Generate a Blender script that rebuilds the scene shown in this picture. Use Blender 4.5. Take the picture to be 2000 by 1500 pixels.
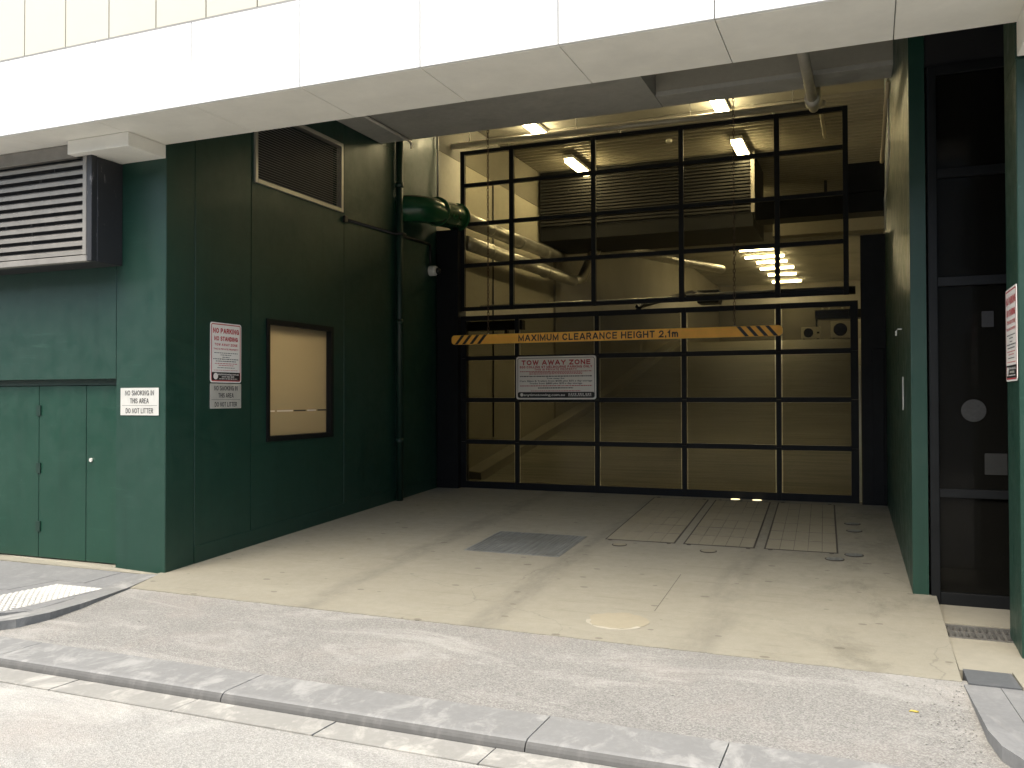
import bpy, bmesh, math, random
from mathutils import Vector, Matrix
random.seed(7)
R = math.radians
for o in list(bpy.data.objects):
    bpy.data.objects.remove(o, do_unlink=True)
scene = bpy.context.scene
C = scene.collection

# ------------------------------------------------------------------ camera
cd = bpy.data.cameras.new('camera'); cam = bpy.data.objects.new('camera', cd); C.objects.link(cam)
cd.sensor_width = 36; cd.lens = 30.65; cd.clip_start = 0.05; cd.clip_end = 1000
yaw, pitch, roll = R(22.273), R(0.869), R(-0.133)
fwd = Vector((-math.sin(yaw)*math.cos(pitch), math.cos(yaw)*math.cos(pitch), math.sin(pitch)))
rt = Vector((math.cos(yaw), math.sin(yaw), 0)); up = rt.cross(fwd)
rt2 = math.cos(roll)*rt + math.sin(roll)*up; up2 = -math.sin(roll)*rt + math.cos(roll)*up
M = Matrix((rt2, up2, -fwd)).transposed().to_4x4(); M.translation = (0, 0, 1.62)
cam.matrix_world = M
scene.camera = cam

# ------------------------------------------------------------------ world, sun, exposure
SUN_EL, SUN_AZ = 62, 196       # degrees; the sun stands behind the viewer, veiled
w = bpy.data.worlds.new('World'); scene.world = w; w.use_nodes = True
nt = w.node_tree; bg = nt.nodes['Background']
sky = nt.nodes.new('ShaderNodeTexSky'); sky.sky_type = 'NISHITA'; sky.sun_disc = False
sky.sun_elevation = R(SUN_EL); sky.sun_rotation = R(SUN_AZ); sky.air_density = 1.0; sky.dust_density = 4.0; sky.ozone_density = 1.0
nt.links.new(sky.outputs[0], bg.inputs[0]); bg.inputs[1].default_value = 0.145
sd = bpy.data.lights.new('sun', 'SUN'); sd.energy = .9; sd.angle = R(56); sd.color = (1, .96, .9)
sun = bpy.data.objects.new('sun', sd); C.objects.link(sun)
sdir = Vector((math.sin(R(SUN_AZ))*math.cos(R(SUN_EL)), math.cos(R(SUN_AZ))*math.cos(R(SUN_EL)), math.sin(R(SUN_EL))))
sun.rotation_euler = (-sdir).to_track_quat('-Z', 'Y').to_euler()
vs = scene.view_settings
vs.view_transform = 'Standard'; vs.look = 'None'; vs.gamma = 1; vs.use_curve_mapping = False
vs.exposure = 1.8
vs.use_white_balance = True; vs.white_balance_temperature = 6850; vs.white_balance_tint = 5
scene.cycles.use_denoising = True
scene.cycles.max_bounces = 8; scene.cycles.transparent_max_bounces = 24
scene.cycles.sample_clamp_indirect = 6

# ------------------------------------------------------------------ materials
class NB:
    """small node builder"""
    def __init__(s, name):
        s.m = bpy.data.materials.new(name); s.m.use_nodes = True
        s.t = s.m.node_tree; s.b = s.t.nodes['Principled BSDF']; s.out = s.t.nodes['Material Output']
        s.pos = s.n('ShaderNodeNewGeometry').outputs['Position']
    def n(s, k, **kw):
        x = s.t.nodes.new(k)
        for a, v in kw.items(): setattr(x, a, v)
        return x
    def l(s, a, b): s.t.links.new(a, b)
    def mapped(s, scale, loc=(0, 0, 0), rot=(0, 0, 0)):
        m = s.n('ShaderNodeMapping'); m.inputs['Scale'].default_value = scale
        m.inputs['Location'].default_value = loc; m.inputs['Rotation'].default_value = rot
        s.l(s.pos, m.inputs[0]); return m.outputs[0]
    def noise(s, scale=1, detail=4, rough=.6, vec=None, dist=0):
        x = s.n('ShaderNodeTexNoise'); x.inputs['Scale'].default_value = scale; x.inputs['Detail'].default_value = detail
        x.inputs['Roughness'].default_value = rough; x.inputs['Distortion'].default_value = dist
        s.l(vec if vec is not None else s.pos, x.inputs['Vector']); return x.outputs['Fac']
    def ramp(s, f, a, b, va=0., vb=1.):
        x = s.n('ShaderNodeMapRange'); x.inputs[1].default_value = a; x.inputs[2].default_value = b
        x.inputs[3].default_value = va; x.inputs[4].default_value = vb; s.l(f, x.inputs[0]); return x.outputs[0]
    def mix(s, f, a, b, mode='MIX'):
        x = s.n('ShaderNodeMix', data_type='RGBA', blend_type=mode)
        for v, i in ((f, x.inputs[0]), (a, x.inputs[6]), (b, x.inputs[7])):
            if isinstance(v, (int, float)): i.default_value = v
            elif isinstance(v, tuple): i.default_value = (*v, 1)
            else: s.l(v, i)
        return x.outputs[2]
    def mul(s, a, b):
        x = s.n('ShaderNodeMath', operation='MULTIPLY')
        for v, i in ((a, x.inputs[0]), (b, x.inputs[1])):
            if isinstance(v, (int, float)): i.default_value = v
            else: s.l(v, i)
        return x.outputs[0]
    def bump(s, f, strength=.3, dist=.01):
        x = s.n('ShaderNodeBump'); x.inputs['Strength'].default_value = strength; x.inputs['Distance'].default_value = dist
        s.l(f, x.inputs['Height']); s.l(x.outputs[0], s.b.inputs['Normal'])
    def set(s, col=None, rough=None, metal=0, spec=.5):
        if col is not None:
            if isinstance(col, tuple): s.b.inputs['Base Color'].default_value = (*col, 1)
            else: s.l(col, s.b.inputs['Base Color'])
        if rough is not None:
            if isinstance(rough, (int, float)): s.b.inputs['Roughness'].default_value = rough
            else: s.l(rough, s.b.inputs['Roughness'])
        s.b.inputs['Metallic'].default_value = metal
        s.b.inputs['Specular IOR Level'].default_value = spec
        return s.m

def plain(name, col, rough=.5, metal=0, var=.12, scale=3., bump=0, spec=.5):
    b = NB(name)
    f = b.ramp(b.noise(scale, 5, .65), .3, .7, 1-var, 1+var*.5)
    g = b.n('ShaderNodeCombineColor'); [b.l(f, g.inputs[i]) for i in range(3)]
    c = b.mix(1., col, g.outputs[0], 'MULTIPLY')
    if bump: b.bump(b.noise(scale*18, 4, .6), bump, .004)
    return b.set(c, rough, metal, spec)

def painted(name, col, rough=.42):
    """painted render: faint vertical runs, dust and roller texture"""
    b = NB(name)
    f1 = b.noise(1.3, 4, .6); f2 = b.noise(1, 3, .6, b.mapped((9, 9, .5)))
    d = b.mix(b.ramp(f1, .35, .75, 0, .35), col, tuple(min(1, c*1.35+.012) for c in col))
    d = b.mix(b.ramp(f2, .5, .72, 0, .28), d, tuple(c*.6 for c in col))
    sp = b.noise(38, 2, .5); d = b.mix(b.ramp(sp, .70, .78, 0, .4), d, tuple(c*1.8+.02 for c in col))
    sc = b.noise(1, 4, .7, b.mapped((2.2, 2.2, 30), (3, 1, 4)), .2); ms = b.noise(.8, 3, .6, b.mapped((1, 1, 1), (8, 2, 5)))
    d = b.mix(b.mul(b.ramp(sc, .60, .70, 0, .5), b.ramp(ms, .5, .62)), d, tuple(c*1.7+.015 for c in col))
    dr_ = b.noise(1, 5, .7, b.mapped((22, 22, .9), (1, 6, 2)), .1); d = b.mix(b.mul(b.ramp(dr_, .58, .68, 0, .55), b.ramp(ms, .42, .3)), d, tuple(c*.45 for c in col))
    b.bump(b.noise(130, 3, .6), .12, .003)
    return b.set(d, b.ramp(b.noise(6, 4, .7), .3, .7, rough-.08, rough+.12))

M_GREEN = painted('green_paint', (.0075, .038, .025))
M_GREEN_DOOR = painted('green_door_paint', (.0065, .041, .025), .36)
M_GREEN_PIPE = plain('green_pipe_paint', (.012, .075, .03), .22, var=.2)
M_BLACK = plain('black_powdercoat', (.008, .009, .010), .5, var=.3, scale=6, spec=.22)
M_BLACK_GLOSS = plain('black_rubber', (.008, .008, .008), .5)
M_DARKFRAME = plain('dark_frame_metal', (.02, .02, .021), .4, var=.2)
M_LOUVRE = plain('grey_louvre_metal', (.25, .235, .21), .55, .1, var=.2, scale=5)
M_LOUVREBOX = None
M_ALU = plain('aluminium_frame', (.46, .44, .39), .4, .5, var=.1)
M_SLAT = plain('dark_vent_slat', (.24, .235, .22), .5, .2)
M_STEEL = plain('brushed_steel_plate', (.80, .78, .72), .38, .5, var=.1, scale=8)
M_GALV = plain('galvanised_duct', (.56, .55, .52), .34, .8, var=.25, scale=4)
M_PIPE = plain('grey_painted_pipe', (.58, .55, .48), .4, .3, var=.2)
M_HINGE = plain('dark_green_hinge', (.008, .03, .02), .4)
M_WHITEPL = plain('white_plastic', (.75, .74, .70), .4)
M_SIGNWHITE = plain('sign_white', (.86, .82, .77), .35, var=.06)
M_RED = plain('sign_red', (.50, .035, .045), .4, var=.05)
M_SIGNBLACK = plain('sign_black', (.015, .013, .013), .4, var=.1)
M_INK = plain('sign_ink', (.03, .03, .03), .5, var=.1)
M_ORANGE = plain('clearance_orange', (.92, .46, .065), .45, var=.10, scale=5)
M_CAPWHITE = plain('white_trim', (.80, .78, .71), .5, var=.08)
M_FASCIA = plain('white_cladding', (.76, .76, .74), .35, var=.05, scale=.8)
M_UPPER = plain('cream_cladding', (.50, .475, .385), .22, var=.04, scale=.8)
M_CORE = plain('dark_void', (.05, .05, .05), .9)
M_BLUESTEEL = None

b = NB('louvre_box_black'); f = b.noise(1, 5, .7, b.mapped((14, 14, 3.5)))
c = b.mix(b.ramp(f, .62, .68, 0, .75), (.022, .022, .024), (.20, .19, .185))
b.bump(b.noise(60, 3), .15, .003); M_LOUVREBOX = b.set(c, .5)

def concrete(name, col, dark=.55, rough=.85, stain=.3, scale=1.):
    b = NB(name)
    f = b.noise(.9*scale, 6, .68); g = b.noise(14*scale, 5, .7); s = b.noise(.55*scale, 4, .6, b.mapped((1, 1, 1), (7, 3, 2)), .6)
    c = b.mix(b.ramp(f, .3, .72, 0, .6), col, tuple(k*dark for k in col))
    c = b.mix(b.ramp(g, .35, .7, 0, .3), c, tuple(min(1, k*1.25) for k in col))
    c = b.mix(b.ramp(s, .52, .7, 0, stain), c, tuple(k*.35 for k in col))
    b.bump(b.noise(55*scale, 5, .7), .25, .006)
    return b.set(c, rough, 0, .35)
M_CEIL = concrete('ceiling_concrete', (.46, .45, .41), .6, stain=.5)
M_BEAMCREAM = concrete('cream_beam', (.36, .34, .285), .9, stain=.12)
M_WALLIN = concrete('cream_plaster_wall', (.33, .31, .255), .82, stain=.18)
M_WALLCONC = concrete('grey_concrete_wall', (.24, .225, .19), .7, stain=.3)
b = NB('ramp_concrete'); f = b.noise(.9, 6, .68); st = b.noise(1, 4, .6, b.mapped((.7, 16, 16), (0, 0, 0)), .3)
c = b.mix(b.ramp(f, .3, .72, 0, .6), (.23, .218, .175), (.125, .117, .093)); c = b.mix(b.ramp(st, .42, .60, 0, .7), c, (.10, .094, .074))
b.bump(st, .4, .01); M_RAMP = b.set(c, .7)
M_DARKCONC = concrete('stained_concrete', (.15, .14, .115), .7, stain=.3)
M_DECK = plain('steel_deck', (.30, .28, .23), .5, .4, var=.15, scale=2)

# driveway slab: trowelled concrete with tyre rubber, oil spots and hairline marks
b = NB('driveway_concrete')
base = (.215, .203, .165)
f = b.noise(.8, 6, .68); st = b.noise(1, 5, .65, b.mapped((.9, 3.2, 1), (2, 0, 0), (0, 0, .25)))
c = b.mix(b.ramp(f, .3, .72, 0, .5), base, (.18, .167, .127))
c = b.mix(b.ramp(st, .48, .72, 0, .45), c, (.25, .237, .19))
fine = b.noise(9, 6, .75); c = b.mix(b.ramp(fine, .42, .72, 0, .30), c, (.19, .172, .13))
sep = b.n('ShaderNodeSeparateXYZ'); b.l(b.pos, sep.inputs[0])
side = b.ramp(sep.outputs[0], -1.6, -.1, 0, 1)
ty = b.noise(1, 8, .78, b.mapped((1.6, 1.0, 1), (3, 1.7, 0), (0, 0, -.5)), .35)
c = b.mix(b.mul(b.ramp(ty, .50, .64, 0, .7), side), c, (.115, .108, .083))
scr = b.noise(1, 3, .6, b.mapped((1.2, 26, 1), (0, 0, 0), (0, 0, .12)), .3)
blo = b.noise(2.6, 8, .8, b.mapped((1, 1.5, 1), (4, 8, 0)), .3)
c = b.mix(b.ramp(blo, .50, .66, 0, .42), c, (.19, .174, .13))
gr = b.noise(120, 3, .7); c = b.mix(b.ramp(gr, .4, .7, 0, .22), c, (.31, .293, .24))
c = b.mix(b.ramp(scr, .60, .70, 0, .5), c, (.15, .135, .10))
spot = b.n('ShaderNodeTexVoronoi', voronoi_dimensions='2D'); spot.inputs['Scale'].default_value = 2.1; spot.inputs['Randomness'].default_value = 1
b.l(b.mapped((1, 1.6, 1)), spot.inputs['Vector'])
sz = b.ramp(spot.outputs['Color'], .35, .9, .0, .085)
def band(xc, wd):
    wob = b.ramp(b.noise(.35, 2, .5), 0, 1, -.25, .25)
    a = b.n('ShaderNodeMath', operation='ADD'); b.l(sep.outputs[0], a.inputs[0]); b.l(wob, a.inputs[1])
    d = b.n('ShaderNodeMath', operation='ADD'); b.l(a.outputs[0], d.inputs[0]); d.inputs[1].default_value = -xc
    e = b.n('ShaderNodeMath', operation='ABSOLUTE'); b.l(d.outputs[0], e.inputs[0]); return b.ramp(e.outputs[0], wd*.4, wd, 1, 0)
trk = b.noise(3, 6, .75, b.mapped((1.5, .5, 1)))
for xc in (-4.05, -2.55, -1.05):
    c = b.mix(b.mul(b.mul(band(xc, .17), b.ramp(trk, .36, .58)), .55), c, (.13, .122, .10))
ck = b.n('ShaderNodeTexVoronoi', voronoi_dimensions='2D', feature='DISTANCE_TO_EDGE'); ck.inputs['Scale'].default_value = .42
wv = b.n('ShaderNodeVectorMath', operation='ADD'); nz = b.n('ShaderNodeTexNoise'); nz.inputs['Scale'].default_value = 2.2; nz.inputs['Detail'].default_value = 6
b.l(b.pos, nz.inputs['Vector']); sc3 = b.n('ShaderNodeVectorMath', operation='SCALE'); sc3.inputs['Scale'].default_value = .5; b.l(nz.outputs['Color'], sc3.inputs[0])
b.l(b.pos, wv.inputs[0]); b.l(sc3.outputs[0], wv.inputs[1]); b.l(wv.outputs[0], ck.inputs['Vector'])
c = b.mix(b.mul(b.ramp(ck.outputs['Distance'], .0012, .0028, 1, 0), b.ramp(b.noise(.5, 2), .48, .56, 0, .4)), c, (.10, .092, .075))
lt = b.n('ShaderNodeMath', operation='LESS_THAN'); b.l(spot.outputs['Distance'], lt.inputs[0]); b.l(sz, lt.inputs[1])
c = b.mix(b.mul(lt.outputs[0], .6), c, (.085, .075, .06))
b.bump(b.noise(70, 5, .7), .2, .004)
M_DRIVE = b.set(c, b.ramp(fine, .3, .7, .62, .85), 0, .4)

def asphalt(name, dark, light, chalk):
    b = NB(name)
    v = b.n('ShaderNodeTexVoronoi'); v.inputs['Scale'].default_value = 150; b.l(b.pos, v.inputs['Vector'])
    hs = b.n('ShaderNodeSeparateColor'); b.l(v.outputs['Color'], hs.inputs[0])
    c = b.mix(b.ramp(hs.outputs[0], .25, .9), dark, light)
    tint = b.noise(1.1, 4, .6); c = b.mix(b.ramp(tint, .5, .75, 0, .35), c, (light[0]*1.05, light[1]*.93, light[2]*.88))
    bl = b.noise(1, 6, .72, b.mapped((.8, 2.0, 1), (5, 2, 0), (0, 0, .2)), .8)
    c = b.mix(b.ramp(bl, .5, .70, 0, .55), c, chalk)
    dk = b.noise(.7, 4, .6, b.mapped((1, 1, 1), (9, 4, 0))); c = b.mix(b.ramp(dk, .55, .75, 0, .4), c, tuple(k*.8 for k in dark))
    b.bump(v.outputs['Distance'], .5, .006)
    return b.set(c, .9, 0, .3)
M_ASPHALT = asphalt('apron_asphalt', (.152, .149, .140), (.255, .249, .235), (.36, .352, .33))
M_ROAD = asphalt('road_asphalt', (.215, .212, .20), (.315, .31, .292), (.44, .432, .405))

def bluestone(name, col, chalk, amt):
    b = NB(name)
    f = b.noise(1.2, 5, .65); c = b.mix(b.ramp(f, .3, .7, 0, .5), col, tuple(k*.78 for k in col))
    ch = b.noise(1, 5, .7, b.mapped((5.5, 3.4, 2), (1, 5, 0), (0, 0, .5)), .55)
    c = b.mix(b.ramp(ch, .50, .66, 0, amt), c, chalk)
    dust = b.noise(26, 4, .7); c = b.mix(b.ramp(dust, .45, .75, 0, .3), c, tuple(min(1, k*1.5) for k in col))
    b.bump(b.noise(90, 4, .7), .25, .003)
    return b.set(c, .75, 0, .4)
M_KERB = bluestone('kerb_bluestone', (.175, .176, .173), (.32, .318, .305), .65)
M_KERBFACE = bluestone('kerb_dark_face', (.085, .085, .083), (.16, .155, .15), .4)  # rolled front of the kerb, darker than its top
M_GUTTER = bluestone('gutter_bluestone', (.23, .226, .21), (.40, .388, .355), .8)
M_PAVING = bluestone('paving_bluestone', (.165, .167, .168), (.25, .25, .245), .35)
M_PAVER_DARK = bluestone('dark_paver', (.075, .08, .085), (.13, .13, .135), .3)
M_TACTILE = plain('white_tactile', (.46, .455, .43), .6, var=.15, scale=7)
M_PATH = concrete('path_concrete', (.24, .225, .18), .75, stain=.25)
M_COVER = concrete('cover_concrete', (.25, .225, .165), .8, stain=.2)
M_MORTAR = plain('pale_mortar', (.31, .29, .235), .8)
M_COVERGAP = plain('cover_gap_dirt', (.05, .043, .034), .9)
M_GRATE = plain('drain_steel', (.22, .215, .20), .5, .6, var=.3, scale=12)
M_PLATE = None
b = NB('floor_plate_steel'); f = b.noise(1, 4, .6, b.mapped((34, 2.5, 1)))
c = b.mix(b.ramp(f, .35, .65), (.115, .125, .125), (.19, .20, .195)); n2 = b.noise(2.5, 5, .7)
c = b.mix(b.ramp(n2, .45, .7, 0, .5), c, (.10, .10, .088)); b.bump(b.noise(80, 3), .2, .003); M_PLATE = b.set(c, .6, .2)
M_CHAIN = plain('rusty_chain', (.07, .045, .03), .7, .3, var=.3, scale=20)
M_DUCTBLADE = plain('dark_duct_blade', (.009, .009, .008), .7)
M_LEAF = plain('yellow_leaf', (.42, .33, .07), .6)
M_GROUND = plain('ground_paving', (.22, .21, .2), .9)
M_SKYBLOCK = concrete('opposite_render', (.42, .40, .37), .85, stain=.1)

def emitter(name, col, strength):
    b = NB(name); b.set((.8, .8, .78), .4)
    b.b.inputs['Emission Color'].default_value = (*col, 1); b.b.inputs['Emission Strength'].default_value = strength
    return b.m
LAMP = (1., .83, .50)
M_LAMP = emitter('fluorescent_diffuser', LAMP, 18)
M_LAMPFAR = emitter('fluorescent_tube', LAMP, 18)
M_FLOORGLOW = emitter('floor_disc_glow', (1, .8, .45), .6)
# frosted booth window: an unseen lamp added behind makes it glow
b = NB('frosted_window')
trl = b.n('ShaderNodeBsdfTranslucent'); trl.inputs[0].default_value = (.62, .54, .40, 1)
dfs = b.n('ShaderNodeBsdfDiffuse'); dfs.inputs[0].default_value = (.26, .225, .16, 1)
gls = b.n('ShaderNodeBsdfGlossy'); gls.inputs['Roughness'].default_value = .3
m1 = b.n('ShaderNodeMixShader'); m1.inputs[0].default_value = .45; b.l(dfs.outputs[0], m1.inputs[1]); b.l(trl.outputs[0], m1.inputs[2])
m2 = b.n('ShaderNodeMixShader'); m2.inputs[0].default_value = .04; b.l(m1.outputs[0], m2.inputs[1]); b.l(gls.outputs[0], m2.inputs[2])
b.l(m2.outputs[0], b.out.inputs[0]); M_FROST = b.m
M_BOOTHFILL = emitter('booth_fill_lamp', (1, .9, .72), 75)

def thin_glass(name, tint, body, gloss_rough=.12, gloss=.06):
    b = NB(name)
    tr = b.n('ShaderNodeBsdfTransparent'); tr.inputs[0].default_value = (*tint, 1)
    gl = b.n('ShaderNodeBsdfGlossy'); gl.inputs['Roughness'].default_value = gloss_rough
    df = b.n('ShaderNodeBsdfDiffuse'); df.inputs[0].default_value = (.10, .095, .08, 1)
    lw = b.n('ShaderNodeLayerWeight'); lw.inputs[0].default_value = .25
    m1 = b.n('ShaderNodeMixShader'); m1.inputs[0].default_value = body; b.l(tr.outputs[0], m1.inputs[1]); b.l(df.outputs[0], m1.inputs[2])
    m2 = b.n('ShaderNodeMixShader'); b.l(b.ramp(lw.outputs['Fresnel'], 0, 1, gloss*.1, .25), m2.inputs[0])
    b.l(m1.outputs[0], m2.inputs[1]); b.l(gl.outputs[0], m2.inputs[2]); b.l(m2.outputs[0], b.out.inputs[0])
    return b.m
M_PANE = thin_glass('door_pane', (.84, .82, .75), .035)
M_DOORPANE = thin_glass('tinted_door_pane', (.56, .55, .50), .02)
M_DARKGLASS = thin_glass('dark_door_glass', (.30, .30, .29), .06, .05, .03)

# ------------------------------------------------------------------ mesh helpers
def tag(o, label=None, cat=None, group=None, kind=None):
    if label: o['label'] = label
    if cat: o['category'] = cat
    if group: o['group'] = group
    if kind: o['kind'] = kind
    return o
def thing(name, loc, label=None, cat=None, group=None, kind=None):
    o = bpy.data.objects.new(name, None); C.objects.link(o); o.location = loc; o.empty_display_size = .1
    return tag(o, label, cat, group, kind)
def wloc(p):
    v = Vector((0, 0, 0))
    while p is not None: v += p.location; p = p.parent
    return v
def put(name, bm, mat, parent=None, smooth=False):
    """link a bmesh given in world coordinates as one object whose origin is at its centre"""
    me = bpy.data.meshes.new(name)
    xs = [v.co for v in bm.verts]
    ctr = Vector([(min(c[i] for c in xs)+max(c[i] for c in xs))/2 for i in range(3)])
    bmesh.ops.translate(bm, verts=bm.verts, vec=-ctr)
    bmesh.ops.recalc_face_normals(bm, faces=bm.faces)
    bm.to_mesh(me); bm.free()
    me.materials.append(mat)
    if smooth:
        for p in me.polygons: p.use_smooth = True
    o = bpy.data.objects.new(name, me); C.objects.link(o)
    o.parent = parent; o.location = ctr - wloc(parent)
    return o
def abox(bm, x0, x1, y0, y1, z0, z1, bev=0):
    t = bmesh.new()
    vs_ = [t.verts.new((x, y, z)) for z in (z0, z1) for y in (y0, y1) for x in (x0, x1)]
    for q in ((0, 2, 3, 1), (4, 5, 7, 6), (0, 1, 5, 4), (2, 6, 7, 3), (0, 4, 6, 2), (1, 3, 7, 5)): t.faces.new([vs_[i] for i in q])
    if bev: bmesh.ops.bevel(t, geom=list(t.edges), offset=bev, segments=2 if bev > .008 else 1, affect='EDGES', profile=.6)
    merge(bm, t)
def merge(bm, t):
    me = bpy.data.meshes.new('tmp'); t.to_mesh(me); t.free(); bm.from_mesh(me); bpy.data.meshes.remove(me)
def box(name, x0, x1, y0, y1, z0, z1, mat, parent=None, bev=0):
    bm = bmesh.new(); abox(bm, x0, x1, y0, y1, z0, z1, bev); return put(name, bm, mat, parent)
def aquad(bm, pts): return bm.faces.new([bm.verts.new(p) for p in pts])
def aprism(bm, poly, z0, z1):
    """poly: list of (x,y); z0,z1 numbers or functions of (x,y)"""
    f0 = z0 if callable(z0) else (lambda x, y: z0); f1 = z1 if callable(z1) else (lambda x, y: z1)
    lo = [bm.verts.new((x, y, f0(x, y))) for x, y in poly]; hi = [bm.verts.new((x, y, f1(x, y))) for x, y in poly]
    n = len(poly); bm.faces.new(hi); bm.faces.new(lo[::-1])
    for i in range(n): bm.faces.new((lo[i], lo[(i+1) % n], hi[(i+1) % n], hi[i]))
def prism(name, poly, z0, z1, mat, parent=None):
    bm = bmesh.new(); aprism(bm, poly, z0, z1); return put(name, bm, mat, parent)
def atube(bm, pts, r, seg=12, caps=True):
    pts = [Vector(p) for p in pts]; rings = []
    for i, p in enumerate(pts):
        d = (pts[min(i+1, len(pts)-1)] - pts[max(i-1, 0)]).normalized()
        a = Vector((0, 0, 1)) if abs(d.z) < .9 else Vector((1, 0, 0))
        s = d.cross(a).normalized(); t = s.cross(d).normalized()
        rr = r[i] if isinstance(r, (list, tuple)) else r
        rings.append([bm.verts.new(p + s*rr*math.cos(k*2*math.pi/seg) + t*rr*math.sin(k*2*math.pi/seg)) for k in range(seg)])
    for i in range(len(rings)-1):
        for k in range(seg): bm.faces.new((rings[i][k], rings[i][(k+1) % seg], rings[i+1][(k+1) % seg], rings[i+1][k]))
    if caps: bm.faces.new(rings[0]); bm.faces.new(rings[-1][::-1])
def tube(name, pts, r, mat, parent=None, seg=12):
    bm = bmesh.new(); atube(bm, pts, r, seg); return put(name, bm, mat, parent, True)
def arc(c, a, b, r, t0, t1, n=8):
    c, a, b = Vector(c), Vector(a), Vector(b)
    return [c + a*r*math.cos(t0+(t1-t0)*i/n) + b*r*math.sin(t0+(t1-t0)*i/n) for i in range(n+1)]
def disc(name, c, r, h, mat, parent=None, seg=20, axis='z', squash=1):
    bm = bmesh.new(); c = Vector(c); d = {'x': Vector((1, 0, 0)), 'y': Vector((0, 1, 0)), 'z': Vector((0, 0, 1))}[axis]
    atube(bm, [c, c+d*h], r, seg); return put(name, bm, mat, parent)

class Face:
    """a flat face in the world: origin at its lower left, right and up directions as seen from in front"""
    def __init__(s, o, right, up=(0, 0, 1)): s.o = Vector(o); s.r = Vector(right); s.u = Vector(up); s.n = s.r.cross(s.u)
    def p(s, a, b, h=0): return s.o + s.r*a + s.u*b + s.n*h
def rrect(w, h, r, n=4, x=0, y=0):
    out = []
    for cx, cy, t in ((w-r, r, -90), (w-r, h-r, 0), (r, h-r, 90), (r, r, 180)):
        for i in range(n+1): a = R(t+90*i/n); out.append((x+cx+r*math.cos(a), y+cy+r*math.sin(a)))
    return out
def slab_on(name, F, pts, h0, h1, mat, parent):
    bm = bmesh.new(); lo = [bm.verts.new(F.p(a, c, h0)) for a, c in pts]; hi = [bm.verts.new(F.p(a, c, h1)) for a, c in pts]
    bm.faces.new(hi); bm.faces.new(lo[::-1]); n = len(pts)
    for i in range(n): bm.faces.new((lo[i], lo[(i+1) % n], hi[(i+1) % n], hi[i]))
    return put(name, bm, mat, parent)
def ring_on(name, F, w, h, inset, wid, r, hh, mat, parent):
    a = rrect(w-2*inset, h-2*inset, r, 4, inset, inset); c = rrect(w-2*inset-2*wid, h-2*inset-2*wid, max(.002, r-wid), 4, inset+wid, inset+wid)
    bm = bmesh.new(); A = [bm.verts.new(F.p(*q, hh)) for q in a]; B = [bm.verts.new(F.p(*q, hh)) for q in c]; n = len(a)
    for i in range(n): bm.faces.new((A[i], A[(i+1) % n], B[(i+1) % n], B[i]))
    return put(name, bm, mat, parent)
def _arc(cx, cy, rx_, ry, a0, a1, n=9): return [(cx+rx_*math.cos(R(a0+(a1-a0)*i/n)), cy+ry*math.sin(R(a0+(a1-a0)*i/n))) for i in range(n+1)]
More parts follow.
